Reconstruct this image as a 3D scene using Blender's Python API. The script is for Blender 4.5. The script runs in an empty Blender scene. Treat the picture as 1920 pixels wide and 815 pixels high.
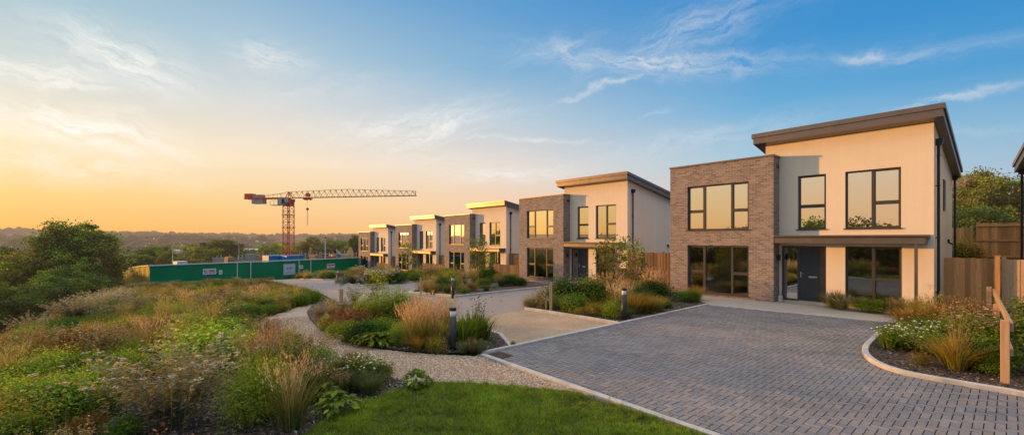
import bpy, bmesh, math, random
import numpy as np
from mathutils import Vector, Matrix, noise
R = math.radians
rng = np.random.default_rng(7)
random.seed(7)
SC = bpy.context.scene
COL = SC.collection

# ------------------------------------------------------------------ camera (world: X along the house fronts, Y towards the back gardens)
EYE, F, CX, HZ = 2.48, 822.0, 960.0, 447.0
FWD = np.array([-.752, .659]); RGT = np.array([.659, .752])
def xy(r, d): return (RGT[0]*r+FWD[0]*d, RGT[1]*r+FWD[1]*d)
def at_depth(px, py, d):
    r = (px-CX)/F*d; x, y = xy(r, d)
    return Vector((x, y, EYE-(py-HZ)*d/F))
# ------------------------------------------------------------------ terrain
_kx = np.array([-400, -120, -70, -62, -57, -47, -33, -19, -11, 200.])
_kz = np.array([-5.5, -4.0, -3.05, -2.9, -2.3, -1.58, -.96, -.35, 0, 0.])
def slope_x(X):
    s = 0
    for o in (-2, -1, 0, 1, 2): s = s+np.interp(X+o, _kx, _kz)
    return s/5
_cx = np.array([-120, -75, -61, -45, -34, -22, -10, 0, 12, 60.])
_cy = np.array([1.0, .5, -.6, -.4, -.5, -1.1, -1.5, -3.2, -5, -9.])
def vnoise(x, y, s):
    return (np.sin(x*1.3/s+1.7*np.sin(y*.9/s+.3))+np.sin(y*1.7/s+1.3*np.sin(x*.7/s+2.1))+.5*np.sin((x+y)*2.9/s+1.1)+.5*np.sin((x-y)*3.7/s))/3
def ground_z(X, Y):
    X = np.asarray(X, float); Y = np.asarray(Y, float)
    dist = np.hypot(X, Y)
    z = slope_x(X)
    s = np.maximum(0, np.interp(X, _cx, _cy)-Y)
    z = z-7.5*(1-np.exp(-(s/11)**1.4))+.05*vnoise(X, Y, 2.2)*np.clip((s-.2)/2, 0, 1)
    # raised gardens behind the houses
    z = z+1.5*np.clip((Y-29.3)/.6, 0, 1)*np.clip((X+9)/2, 0, 1)
    # valley beyond the site
    w = np.clip((-X-118)/50, 0, 1)*np.clip((60-Y)/20, 0, 1)
    z = z-6*w*w*(3-2*w)
    # far land: valley floor then hills
    t = np.clip((dist-150)/250, 0, 1); t = t*t*(3-2*t)
    az = np.arctan2(X*RGT[0]+Y*RGT[1], X*FWD[0]+Y*FWD[1])
    h1 = -11+5*np.clip((dist-400)/700, 0, 1)
    lift = np.interp(az, [-1.2, -.86, -.72, -.6, -.43, -.3, -.1, 1.5], [20, 24, 19, 12, 10, 6, 2, 2])
    h2 = (lift+9)*np.clip((dist-1100)/1300, 0, 1)**1.3
    far = h1+h2+np.clip(dist/900, 0, 1.6)*(3.2*vnoise(X, Y, 330)+1.2*vnoise(X+50, Y, 90))
    z = z*(1-t)+far*t
    return z
def gz(x, y): return float(ground_z(x, y))
def at_ground(px, py, lift=0.0):
    z = 0.0
    for _ in range(40):
        d = F*(EYE-z-lift)/max(4, (py-HZ)); r = (px-CX)/F*d; x, y = xy(r, d)
        z = .5*z+.5*gz(x, y)
    return (x, y)
# ------------------------------------------------------------------ materials
def newmat(name):
    m = bpy.data.materials.new(name); m.use_nodes = True
    nt = m.node_tree; nt.nodes.clear()
    return m, nt, nt.nodes, nt.links
def N(nt, t, **kw):
    n = nt.nodes.new(t)
    for k, v in kw.items():
        if k.startswith('i_'):
            key = k[2:]
            n.inputs[int(key) if key.isdigit() else key.replace('_', ' ')].default_value = v
        else: setattr(n, k, v)
    return n
def mathn(nt, op, a, b=None, c=None, clamp=False):
    n = nt.nodes.new('ShaderNodeMath'); n.operation = op; n.use_clamp = clamp
    for i, v in enumerate((a, b, c)):
        if v is None: continue
        if isinstance(v, (int, float)): n.inputs[i].default_value = v
        else: nt.links.new(v, n.inputs[i])
    return n.outputs[0]
def mixc(nt, fac, a, b, blend='MIX'):
    n = nt.nodes.new('ShaderNodeMix'); n.data_type = 'RGBA'; n.blend_type = blend; n.clamp_factor = True
    for sock, v in ((n.inputs[0], fac), (n.inputs[6], a), (n.inputs[7], b)):
        if isinstance(v, (int, float)): sock.default_value = v
        elif isinstance(v, (tuple, list)): sock.default_value = (*v[:3], 1)
        else: nt.links.new(v, sock)
    return n.outputs[2]
def ramp(nt, fac, stops, interp='LINEAR'):
    n = nt.nodes.new('ShaderNodeValToRGB'); cr = n.color_ramp; cr.interpolation = interp
    while len(cr.elements) < len(stops): cr.elements.new(.5)
    for e, (p, c) in zip(cr.elements, stops):
        e.position = p; e.color = (*c[:3], 1) if isinstance(c, (tuple, list)) else (c, c, c, 1)
    if fac is not None: nt.links.new(fac, n.inputs[0])
    return n.outputs[0]
def coords(nt, kind='Object'): return nt.nodes.new('ShaderNodeTexCoord').outputs[kind]
def noisef(nt, vec, scale, detail=4, rough=.6, dist=0):
    n = nt.nodes.new('ShaderNodeTexNoise'); n.inputs['Scale'].default_value = scale
    n.inputs['Detail'].default_value = detail; n.inputs['Roughness'].default_value = rough; n.inputs['Distortion'].default_value = dist
    if vec is not None: nt.links.new(vec, n.inputs['Vector'])
    return n.outputs['Fac']
def bump(nt, h, strength=.4, dist=.02):
    n = nt.nodes.new('ShaderNodeBump'); n.inputs['Strength'].default_value = strength; n.inputs['Distance'].default_value = dist
    nt.links.new(h, n.inputs['Height']); return n.outputs[0]
def finish(nt, color, rough=.8, metal=0., normal=None, spec=.4, shader=None):
    out = nt.nodes.new('ShaderNodeOutputMaterial')
    if shader is None:
        p = nt.nodes.new('ShaderNodeBsdfPrincipled')
        for sock, v in (('Base Color', color), ('Roughness', rough), ('Metallic', metal)):
            if isinstance(v, (int, float)): p.inputs[sock].default_value = v
            elif isinstance(v, (tuple, list)): p.inputs[sock].default_value = (*v[:3], 1)
            else: nt.links.new(v, p.inputs[sock])
        p.inputs['Specular IOR Level'].default_value = spec
        if normal is not None: nt.links.new(normal, p.inputs['Normal'])
        shader = p.outputs[0]
    nt.links.new(shader, out.inputs[0])
def plain(name, c, rough=.7, metal=0., var=.15, scale=8., bmp=0., spec=.4, c2=None):
    m, nt, n, l = newmat(name)
    v = coords(nt)
    f = noisef(nt, v, scale, 5, .65)
    f2 = noisef(nt, v, scale*.13, 2)
    hi = tuple(min(1, x*(1+var)) for x in c); lo = c2 or tuple(x*(1-var) for x in c)
    fac = ramp(nt, mathn(nt, 'ADD', mathn(nt, 'MULTIPLY', f, .6), mathn(nt, 'MULTIPLY', f2, .4)), [(.35, lo), (.65, hi)])
    rr = mathn(nt, 'ADD', rough-.08, mathn(nt, 'MULTIPLY', f, .16))
    finish(nt, fac, rr, metal, bump(nt, f, bmp, .01) if bmp else None, spec)
    return m
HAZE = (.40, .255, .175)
def hazed(nt, shader, dist=1350.):  # aerial haze painted on as emission, growing with distance from the origin
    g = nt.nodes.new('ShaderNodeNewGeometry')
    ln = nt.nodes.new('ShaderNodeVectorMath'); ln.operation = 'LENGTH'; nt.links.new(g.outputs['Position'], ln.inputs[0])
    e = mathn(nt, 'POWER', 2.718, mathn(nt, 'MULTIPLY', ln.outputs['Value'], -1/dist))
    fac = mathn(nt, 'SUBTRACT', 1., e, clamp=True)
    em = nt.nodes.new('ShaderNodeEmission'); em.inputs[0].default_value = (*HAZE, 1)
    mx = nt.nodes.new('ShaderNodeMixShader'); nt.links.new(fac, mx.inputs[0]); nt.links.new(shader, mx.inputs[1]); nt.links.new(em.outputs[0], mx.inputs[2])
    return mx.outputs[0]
def principled(nt, color, rough=.9, normal=None, spec=.2):
    p = nt.nodes.new('ShaderNodeBsdfPrincipled'); nt.links.new(color, p.inputs['Base Color'])
    p.inputs['Roughness'].default_value = rough; p.inputs['Specular IOR Level'].default_value = spec
    if normal is not None: nt.links.new(normal, p.inputs['Normal'])
    return p.outputs[0]
M = {}
def foliage(name, trans=.3, haze=False, var=.25, spec=.15):
    m, nt, n, l = newmat(name)
    a = nt.nodes.new('ShaderNodeAttribute'); a.attribute_name = 'col'
    oi = nt.nodes.new('ShaderNodeObjectInfo')
    hs = nt.nodes.new('ShaderNodeHueSaturation')
    l.new(mathn(nt, 'ADD', .485, mathn(nt, 'MULTIPLY', oi.outputs['Random'], .03)), hs.inputs['Hue'])
    l.new(mathn(nt, 'ADD', 1-var, mathn(nt, 'MULTIPLY', oi.outputs['Random'], 2*var)), hs.inputs['Value'])
    l.new(a.outputs['Color'], hs.inputs['Color'])
    c = hs.outputs[0]
    p = principled(nt, c, .6, None, spec)
    if trans:
        t = nt.nodes.new('ShaderNodeBsdfTranslucent'); l.new(mixc(nt, 1., c, (1.0, 1.0, .55), 'MULTIPLY'), t.inputs[0])
        mx = nt.nodes.new('ShaderNodeMixShader'); mx.inputs[0].default_value = trans
        l.new(p, mx.inputs[1]); l.new(t.outputs[0], mx.inputs[2]); p = mx.outputs[0]
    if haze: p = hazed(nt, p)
    finish(nt, None, shader=p)
    return m
M['leaf'] = foliage('leaf_material', .42)
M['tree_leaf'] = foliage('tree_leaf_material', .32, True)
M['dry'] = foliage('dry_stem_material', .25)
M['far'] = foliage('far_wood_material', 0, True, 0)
M['chips'] = foliage('chips_material', 0, False, 0)
M['pebble'] = foliage('pebble_material', 0, False, 0)
M['bark'] = plain('bark_material', (.10, .075, .055), .9, 0, .4, 14, .6)
M['pale_bark'] = plain('pale_bark_material', (.28, .23, .18), .9, 0, .3, 20, .4)
# ------------------------------------------------------------------ objects
def tag(o, label=None, cat=None, group=None, kind=None):
    if label: o['label'] = label
    if cat: o['category'] = cat
    if group: o['group'] = group
    if kind: o['kind'] = kind
    return o
def empty(name, loc, rz=0., label=None, cat=None, group=None):
    o = bpy.data.objects.new(name, None); COL.objects.link(o)
    o.location = loc; o.rotation_euler = (0, 0, rz); o.empty_display_size = .2
    return tag(o, label, cat, group)
def link(name, mesh, parent=None, loc=(0, 0, 0), rot=(0, 0, 0), scale=None):
    o = bpy.data.objects.new(name, mesh); COL.objects.link(o)
    if parent: o.parent = parent
    o.location = loc; o.rotation_euler = rot
    if scale is not None: o.scale = scale if hasattr(scale, '__len__') else (scale,)*3
    return o
def copy_tree(o, parent=None):
    c = o.copy(); COL.objects.link(c)
    if parent: c.parent = parent
    for ch in list(o.children): copy_tree(ch, c)
    return c
class MB:
    def __init__(s): s.v = []; s.f = []
    def add(s, vs, fs):
        b = len(s.v); s.v += [tuple(v) for v in vs]; s.f += [tuple(b+i for i in f) for f in fs]; return s
    def box(s, x0, x1, y0, y1, z0, z1):
        return s.add([(x0,y0,z0),(x1,y0,z0),(x1,y1,z0),(x0,y1,z0),(x0,y0,z1),(x1,y0,z1),(x1,y1,z1),(x0,y1,z1)],
                     [(0,3,2,1),(4,5,6,7),(0,1,5,4),(1,2,6,5),(2,3,7,6),(3,0,4,7)])
    def bar(s, p, q, w, h=None):
        h = h or w; p = Vector(p); q = Vector(q); d = (q-p).normalized()
        up = Vector((0,0,1)) if abs(d.z) < .95 else Vector((0,1,0))
        a = d.cross(up).normalized()*w/2; b = a.cross(d).normalized()*h/2
        return s.add([p-a-b,p+a-b,p+a+b,p-a+b,q-a-b,q+a-b,q+a+b,q-a+b], [(0,3,2,1),(4,5,6,7),(0,1,5,4),(1,2,6,5),(2,3,7,6),(3,0,4,7)])
    def tube(s, pts, rad, n=8, cap=True):
        pts = [Vector(p) for p in pts]; rad = rad if hasattr(rad, '__len__') else [rad]*len(pts)
        b = len(s.v); k = len(pts); ref = Vector((1, .13, .05)).normalized()
        for i, p in enumerate(pts):
            d = (pts[min(i+1, k-1)]-pts[max(i-1, 0)]).normalized()
            a = d.cross(ref)
            if a.length < .05: a = d.cross(Vector((0, 1, 0)))
            a.normalize(); c = d.cross(a)
            for j in range(n):
                t = 2*math.pi*j/n; s.v.append(tuple(p+(a*math.cos(t)+c*math.sin(t))*rad[i]))
        for i in range(k-1):
            for j in range(n):
                s.f.append((b+i*n+j, b+i*n+(j+1) % n, b+(i+1)*n+(j+1) % n, b+(i+1)*n+j))
        if cap:
            s.f.append(tuple(b+j for j in reversed(range(n)))); s.f.append(tuple(b+(k-1)*n+j for j in range(n)))
        return s
    def prism(s, poly, z0, z1, axis='z'):
        n = len(poly)
        f = {'z': lambda a, b, c: (a, b, c), 'x': lambda a, b, c: (c, a, b), 'y': lambda a, b, c: (a, c, b)}[axis]
        s.add([f(a, b, z0) for a, b in poly]+[f(a, b, z1) for a, b in poly],
              [tuple(reversed(range(n))), tuple(range(n, 2*n))]+[(i, (i+1) % n, n+(i+1) % n, n+i) for i in range(n)])
        return s
    def mesh(s, name, mat, smooth=False, bevel=0.):
        me = bpy.data.meshes.new(name); me.from_pydata(s.v, [], s.f)
        bm = bmesh.new(); bm.from_mesh(me); bmesh.ops.recalc_face_normals(bm, faces=bm.faces)
        if bevel:
            bmesh.ops.bevel(bm, geom=list(bm.edges), offset=bevel, segments=1, affect='EDGES', clamp_overlap=True)
        bm.to_mesh(me); bm.free()
        if mat: me.materials.append(mat)
        if smooth: me.polygons.foreach_set('use_smooth', [True]*len(me.polygons))
        me.update(); return me
    def build(s, name, mat, parent=None, smooth=False, bevel=0., **kw):
        return link(name, s.mesh(name, mat, smooth, bevel), parent, **kw)
def fast_mesh(name, V, FV, C, mat):
    """V (n,3) verts, FV (m,4) quads or (m,3) tris, C (n,3) point colours"""
    me = bpy.data.meshes.new(name); n = len(V); m, k = FV.shape
    me.vertices.add(n); me.vertices.foreach_set('co', np.ascontiguousarray(V, np.float32).ravel())
    me.loops.add(m*k); me.loops.foreach_set('vertex_index', np.ascontiguousarray(FV, np.int32).ravel())
    me.polygons.add(m); me.polygons.foreach_set('loop_start', np.arange(0, m*k, k, dtype=np.int32))
    me.polygons.foreach_set('use_smooth', [False]*m)
    me.update(calc_edges=True)
    at = me.color_attributes.new('col', 'FLOAT_COLOR', 'POINT')
    at.data.foreach_set('color', np.ascontiguousarray(np.c_[C, np.ones(n)], np.float32).ravel())
    if mat: me.materials.append(mat)
    me.validate(); return me
def joinq(parts):
    V = []; Q = []; C = []; b = 0
    for v, q, c in parts:
        V.append(v); Q.append(q+b); C.append(c); b += len(v)
    return np.concatenate(V), np.concatenate(Q), np.concatenate(C)
# ================================================================== WORLD, SUN
SUN_EL = R(6.0); SUNH = np.array([-.9, -.436]); SUNH /= np.linalg.norm(SUNH)
sun_rot = math.atan2(SUNH[0], SUNH[1])
def build_world():
    w = bpy.data.worlds.new('World'); SC.world = w; w.use_nodes = True
    nt = w.node_tree; nt.nodes.clear(); l = nt.links
    sky = nt.nodes.new('ShaderNodeTexSky'); sky.sky_type = 'NISHITA'; sky.sun_disc = False
    sky.sun_elevation = SUN_EL; sky.sun_rotation = sun_rot; sky.altitude = 100; sky.dust_density = 2.0
    g = coords(nt, 'Generated')
    nv = nt.nodes.new('ShaderNodeVectorMath'); nv.operation = 'NORMALIZE'; l.new(g, nv.inputs[0])
    sp = nt.nodes.new('ShaderNodeSeparateXYZ'); l.new(nv.outputs[0], sp.inputs[0]); x, y, z = sp.outputs
    hl = mathn(nt, 'SQRT', mathn(nt, 'MAXIMUM', 1e-5, mathn(nt, 'SUBTRACT', 1., mathn(nt, 'MULTIPLY', z, z))))
    c = mathn(nt, 'DIVIDE', mathn(nt, 'ADD', mathn(nt, 'MULTIPLY', x, float(SUNH[0])), mathn(nt, 'MULTIPLY', y, float(SUNH[1]))), hl)
    cc = mathn(nt, 'ADD', mathn(nt, 'MULTIPLY', c, .5), .5, clamp=True)
    el = mathn(nt, 'MULTIPLY', mathn(nt, 'ARCSINE', z), 180/math.pi)
    az = mathn(nt, 'MULTIPLY', mathn(nt, 'ARCTAN2',
        mathn(nt, 'ADD', mathn(nt, 'MULTIPLY', x, float(RGT[0])), mathn(nt, 'MULTIPLY', y, float(RGT[1]))),
        mathn(nt, 'ADD', mathn(nt, 'MULTIPLY', x, float(FWD[0])), mathn(nt, 'MULTIPLY', y, float(FWD[1])))), 180/math.pi)
    def lin(c): return tuple((v/255/12.92 if v/255 <= .04045 else ((v/255+.055)/1.055)**2.4) for v in c)
    CCS = (0, .275, .44, .695, .9, .978, 1)
    ROWS = [(0, [(190,172,176), (205,192,192), (228,198,180), (251,196,152), (253,190,116), (251,186,96), (251,186,96)]),
            (4, [(175,180,200), (185,203,216), (210,210,212), (250,211,176), (254,213,150), (254,212,135), (254,212,135)]),
            (9, [(140,170,205), (148,190,217), (170,204,223), (236,223,212), (254,232,200), (255,236,202), (255,236,202)]),
            (15, [(80,140,205), (84,160,214), (110,176,219), (190,207,220), (222,222,220), (212,220,218), (212,220,218)]),
            (21, [(60,130,200), (58,144,208), (72,152,212), (132,180,216), (178,204,219), (170,201,214), (170,201,214)]),
            (28, [(45,122,195), (44,134,204), (50,138,206), (98,160,212), (132,176,211), (136,178,208), (136,178,208)])]
    def band(a, b):
        n = nt.nodes.new('ShaderNodeMapRange'); n.inputs[1].default_value = a; n.inputs[2].default_value = b
        l.new(el, n.inputs[0]); return n.outputs[0]
    col = None
    for i, (e_, cs) in enumerate(ROWS):
        rc = ramp(nt, cc, [(p_, lin(c_)) for p_, c_ in zip(CCS, cs)])
        col = rc if col is None else mixc(nt, band(ROWS[i-1][0], e_), col, rc)
    col = mixc(nt, band(30, 52), col, (1.5, 1.40, 1.32))  # overhead sky above the view brightened as added fill light
    # sun glow just outside the left of the view
    sv = (SUNH[0]*math.cos(SUN_EL), SUNH[1]*math.cos(SUN_EL), math.sin(SUN_EL))
    d = nt.nodes.new('ShaderNodeVectorMath'); d.operation = 'DOT_PRODUCT'; l.new(nv.outputs[0], d.inputs[0]); d.inputs[1].default_value = sv
    glow = mathn(nt, 'POWER', mathn(nt, 'MAXIMUM', 0., d.outputs['Value']), 130.)
    # clouds: wisps of cirrus placed by compass direction and height
    def aze(px, py):
        return math.degrees(math.atan((px-CX)/F)), math.degrees(math.atan((HZ-py)/math.hypot(F, px-CX)))
    W = [((-40,122),(190,152),19,1.),((110,70),(340,155),36,.85),((-30,205),(320,280),30,.95),((440,95),(580,115),26,.55),
         ((590,250),(930,215),28,.62),((740,275),(900,200),26,.85),((860,256),(1108,264),4.5,.6),((975,110),(1110,75),20,.42),((1050,105),(1430,118),20,.75),
         ((1120,118),(1470,-10),36,.42),((1050,188),(1205,132),7,.6),((1150,290),(1500,218),20,.42),((1560,112),(1700,99),8,.7),((1560,116),(1930,72),12,.32),
         ((1690,200),(1940,158),6,.75),((850,332),(1070,322),16,.8),((1600,250),(1950,236),8,.2),((-60,300),(340,330),22,.5),((380,180),(760,150),26,.14),((180,205),(260,215),8,.5),((1200,225),(1265,210),5,.4),((620,300),(960,300),20,.25),((1170,275),(1330,245),7,.3)]
    vec = nt.nodes.new('ShaderNodeCombineXYZ'); l.new(az, vec.inputs[0]); l.new(el, vec.inputs[1])
    warp = nt.nodes.new('ShaderNodeTexNoise'); warp.inputs['Scale'].default_value = .16; warp.inputs['Detail'].default_value = 6; warp.inputs['Roughness'].default_value = .62; l.new(vec.outputs[0], warp.inputs['Vector'])
    ws = nt.nodes.new('ShaderNodeVectorMath'); ws.operation = 'SUBTRACT'; l.new(warp.outputs['Color'], ws.inputs[0]); ws.inputs[1].default_value = (.5, .5, .5)
    wsx = nt.nodes.new('ShaderNodeSeparateXYZ'); l.new(ws.outputs[0], wsx.inputs[0])
    azw = mathn(nt, 'ADD', az, mathn(nt, 'MULTIPLY', wsx.outputs[0], 9.)); elw = mathn(nt, 'ADD', el, mathn(nt, 'MULTIPLY', wsx.outputs[1], 3.4))
    cache = {}
    def streak(th):
        k = min((-14, 0, 12, 24), key=lambda a: abs(a-math.degrees(th)))
        if k not in cache:
            t = R(k); cv = nt.nodes.new('ShaderNodeCombineXYZ')
            l.new(mathn(nt, 'ADD', mathn(nt, 'MULTIPLY', azw, .16*math.cos(t)), mathn(nt, 'MULTIPLY', elw, .16*math.sin(t))), cv.inputs[0])
            l.new(mathn(nt, 'ADD', mathn(nt, 'MULTIPLY', azw, -.75*math.sin(t)), mathn(nt, 'MULTIPLY', elw, .75*math.cos(t))), cv.inputs[1]); cv.inputs[2].default_value = k
            nz = noisef(nt, cv.outputs[0], 1.5, 6, .68, .5)
            cache[k] = mathn(nt, 'MULTIPLY', mathn(nt, 'SUBTRACT', nz, .33), 3.4, clamp=True)
        return cache[k]
    tot = None
    for i, (p, q, wd, op) in enumerate(W):
        a0, e0 = aze(*p); a1, e1 = aze(*q); ca, ce = (a0+a1)/2, (e0+e1)/2
        th = math.atan2(e1-e0, a1-a0); La = math.hypot(a1-a0, e1-e0)/2*1.05; Wb = wd*.062
        da = mathn(nt, 'SUBTRACT', azw, ca); de = mathn(nt, 'SUBTRACT', elw, ce)
        u = mathn(nt, 'ADD', mathn(nt, 'MULTIPLY', da, math.cos(th)/La), mathn(nt, 'MULTIPLY', de, math.sin(th)/La))
        v = mathn(nt, 'ADD', mathn(nt, 'MULTIPLY', da, -math.sin(th)/Wb), mathn(nt, 'MULTIPLY', de, math.cos(th)/Wb))
        rr = mathn(nt, 'ADD', mathn(nt, 'MULTIPLY', u, u), mathn(nt, 'MULTIPLY', v, v))
        mk = mathn(nt, 'POWER', 2.718, mathn(nt, 'MULTIPLY', rr, -1.0))
        nz = streak(th)
        mk = mathn(nt, 'MULTIPLY', mathn(nt, 'MULTIPLY', mk, nz), op)
        mk = mk; tot = mk if tot is None else mathn(nt, 'MAXIMUM', tot, mk)
    ccol = ramp(nt, cc, [(0, (.7, .7, .74)), (.3, (.66, .73, .80)), (.5, (.78, .79, .81)), (.7, (.95, .93, .90)), (.9, (1.06, 1.02, .94)), (1, (1.08, 1.03, .94))])
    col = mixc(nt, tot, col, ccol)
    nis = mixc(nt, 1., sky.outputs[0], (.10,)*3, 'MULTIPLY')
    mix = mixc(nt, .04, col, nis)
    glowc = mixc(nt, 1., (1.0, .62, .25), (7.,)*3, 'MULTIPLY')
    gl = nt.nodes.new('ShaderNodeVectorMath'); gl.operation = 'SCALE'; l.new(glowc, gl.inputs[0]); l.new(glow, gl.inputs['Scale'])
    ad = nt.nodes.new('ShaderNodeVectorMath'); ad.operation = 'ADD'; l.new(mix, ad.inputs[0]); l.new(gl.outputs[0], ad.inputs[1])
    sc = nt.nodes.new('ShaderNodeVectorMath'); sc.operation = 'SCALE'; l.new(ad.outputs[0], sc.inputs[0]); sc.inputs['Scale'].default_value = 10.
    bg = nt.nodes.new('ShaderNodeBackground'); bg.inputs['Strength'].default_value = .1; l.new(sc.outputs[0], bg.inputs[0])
    o = nt.nodes.new('ShaderNodeOutputWorld'); l.new(bg.outputs[0], o.inputs[0])
    w.cycles.sampling_method = 'MANUAL'; w.cycles.sample_map_resolution = 512
build_world()
sl = bpy.data.lights.new('sun', 'SUN'); sl.energy = 5.0; sl.angle = R(.6); sl.color = (1, .46, .10)
so = bpy.data.objects.new('sun', sl); COL.objects.link(so)
so.rotation_euler = Vector((SUNH[0]*math.cos(SUN_EL), SUNH[1]*math.cos(SUN_EL), math.sin(SUN_EL))).to_track_quat('Z', 'Y').to_euler()
so.location = (-60, -30, 20)
cam = bpy.data.cameras.new('camera'); co = bpy.data.objects.new('camera', cam); COL.objects.link(co)
cam.sensor_width = 36; cam.lens = F/1920*36; cam.shift_y = (HZ-407.5)/1920; cam.clip_end = 20000; cam.clip_start = .05
co.location = (0, 0, EYE); co.rotation_euler = (R(90), 0, math.atan2(-FWD[0], FWD[1]))
SC.camera = co
SC.view_settings.view_transform = 'Standard'; SC.view_settings.look = 'None'; SC.view_settings.exposure = 0; SC.view_settings.gamma = 1
SC.render.engine = 'CYCLES'
SC.cycles.max_bounces = 6; SC.cycles.diffuse_bounces = 3; SC.cycles.glossy_bounces = 3; SC.cycles.transparent_max_bounces = 8; SC.cycles.transmission_bounces = 3
SC.cycles.use_denoising = True; SC.cycles.sample_clamp_indirect = 6; SC.cycles.caustics_reflective = False; SC.cycles.caustics_refractive = False

# ================================================================== GROUND
def mat_ground():
    m, nt, n, l = newmat('ground_material')
    v = coords(nt)
    near = ramp(nt, noisef(nt, v, 1.1, 6, .7), [(.3, (.035, .04, .015)), (.5, (.07, .07, .025)), (.7, (.14, .10, .045))])
    vo = nt.nodes.new('ShaderNodeTexVoronoi'); vo.inputs['Scale'].default_value = .009; vo.inputs['Randomness'].default_value = .9
    mp = nt.nodes.new('ShaderNodeMapping'); mp.inputs['Rotation'].default_value = (0, 0, .5); mp.inputs['Scale'].default_value = (1, 1.9, 1); l.new(v, mp.inputs[0]); l.new(mp.outputs[0], vo.inputs['Vector'])
    sepc = nt.nodes.new('ShaderNodeSeparateColor'); l.new(vo.outputs['Color'], sepc.inputs[0])
    fields = ramp(nt, sepc.outputs[0], [(0, (.05, .06, .025)), (.3, (.09, .09, .04)), (.55, (.06, .07, .03)), (.8, (.17, .13, .07)), (1, (.12, .11, .05))], 'CONSTANT')
    fields = mixc(nt, mathn(nt, 'MULTIPLY', noisef(nt, v, .03, 5), .6), fields, (.05, .05, .025))
    g = nt.nodes.new('ShaderNodeNewGeometry'); ln = nt.nodes.new('ShaderNodeVectorMath'); ln.operation = 'LENGTH'; l.new(g.outputs['Position'], ln.inputs[0])
    f = nt.nodes.new('ShaderNodeMapRange'); f.inputs[1].default_value = 70; f.inputs[2].default_value = 180; l.new(ln.outputs['Value'], f.inputs[0])
    c = mixc(nt, f.outputs[0], near, fields)
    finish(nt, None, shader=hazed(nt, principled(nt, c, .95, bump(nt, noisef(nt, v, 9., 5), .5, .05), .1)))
    return m
def build_ground():
    nr, na = 230, 512
    rad = np.concatenate([[.3], .6*np.exp(np.arange(nr)*math.log(9000/.6)/(nr-1))])
    th = np.arange(na)*2*math.pi/na
    Xg = (rad[:, None]*np.cos(th)).ravel(); Yg = (rad[:, None]*np.sin(th)).ravel()
    Z = ground_z(Xg, Yg)
    dev = ((Xg > -64) & (Xg < 14) & (Yg > np.interp(Xg, [-64, -30, -16, -6, 14], [9, 6.5, 1, 1, 0])) & (Yg < 22))
    Z = Z-.045-.03*dev
    V = np.c_[Xg, Yg, Z]; nring = len(rad)
    i, j = np.meshgrid(np.arange(nring-1), np.arange(na), indexing='ij'); j2 = (j+1) % na
    Q = np.stack([i*na+j, (i+1)*na+j, (i+1)*na+j2, i*na+j2], -1).reshape(-1, 4)
    Vc = np.r_[V, [[0, 0, -.07]]]
    me = fast_mesh('ground', Vc, Q, np.ones((len(Vc), 3)), mat_ground())
    me.polygons.foreach_set('use_smooth', [True]*len(me.polygons))
    tag(link('ground', me), kind='structure')
build_ground()

def sheet(name, poly, mat, lift=.0, step=1.5, ystep=None, thick=.0):
    bm = bmesh.new()
    vs = [bm.verts.new((a, b, 0)) for a, b in poly]
    es = [bm.edges.new((vs[i], vs[(i+1) % len(vs)])) for i in range(len(vs))]
    bmesh.ops.triangle_fill(bm, use_beauty=True, use_dissolve=False, edges=es)
    xs = [p[0] for p in poly]; ys = [p[1] for p in poly]
    def cut(lo, hi, st, ax):
        k = math.ceil(lo/st)*st
        while k < hi:
            co_ = (k, 0, 0) if ax == 0 else (0, k, 0); no = (1, 0, 0) if ax == 0 else (0, 1, 0)
            bmesh.ops.bisect_plane(bm, geom=bm.verts[:]+bm.edges[:]+bm.faces[:], plane_co=co_, plane_no=no); k += st
    cut(min(xs), max(xs), step, 0)
    if ystep: cut(min(ys), max(ys), ystep, 1)
    for v in bm.verts: v.co.z = gz(v.co.x, v.co.y)+lift
    for f in bm.faces:
        f.normal_update()
        if f.normal.z < 0: f.normal_flip()
    me = bpy.data.meshes.new(name); bm.to_mesh(me); bm.free(); me.materials.append(mat)
    return tag(link(name, me), kind='structure')
def inpoly(P, poly):
    x, y = P[:, 0], P[:, 1]; ins = np.zeros(len(P), bool); n = len(poly)
    for i in range(n):
        x0, y0 = poly[i]; x1, y1 = poly[(i+1) % n]
        c = ((y0 > y) != (y1 > y)) & (x < (x1-x0)*(y-y0)/((y1-y0) or 1e-9)+x0)
        ins ^= c
    return ins
def smooth_path(pts, closed=False, sub=5):
    out = []; n = len(pts); P = [np.array(p, float) for p in pts]
    rngk = range(n if closed else n-1)
    for i in rngk:
        g = lambda k: P[k % n] if closed else P[min(max(k, 0), n-1)]
        p0, p1, p2, p3 = g(i-1), g(i), g(i+1), g(i+2)
        for k in range(sub):
            t = k/sub
            out.append(tuple(.5*((2*p1)+(-p0+p2)*t+(2*p0-5*p1+4*p2-p3)*t*t+(-p0+3*p1-3*p2+p3)*t**3)))
    if not closed: out.append(tuple(P[-1]))
    return out
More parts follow.
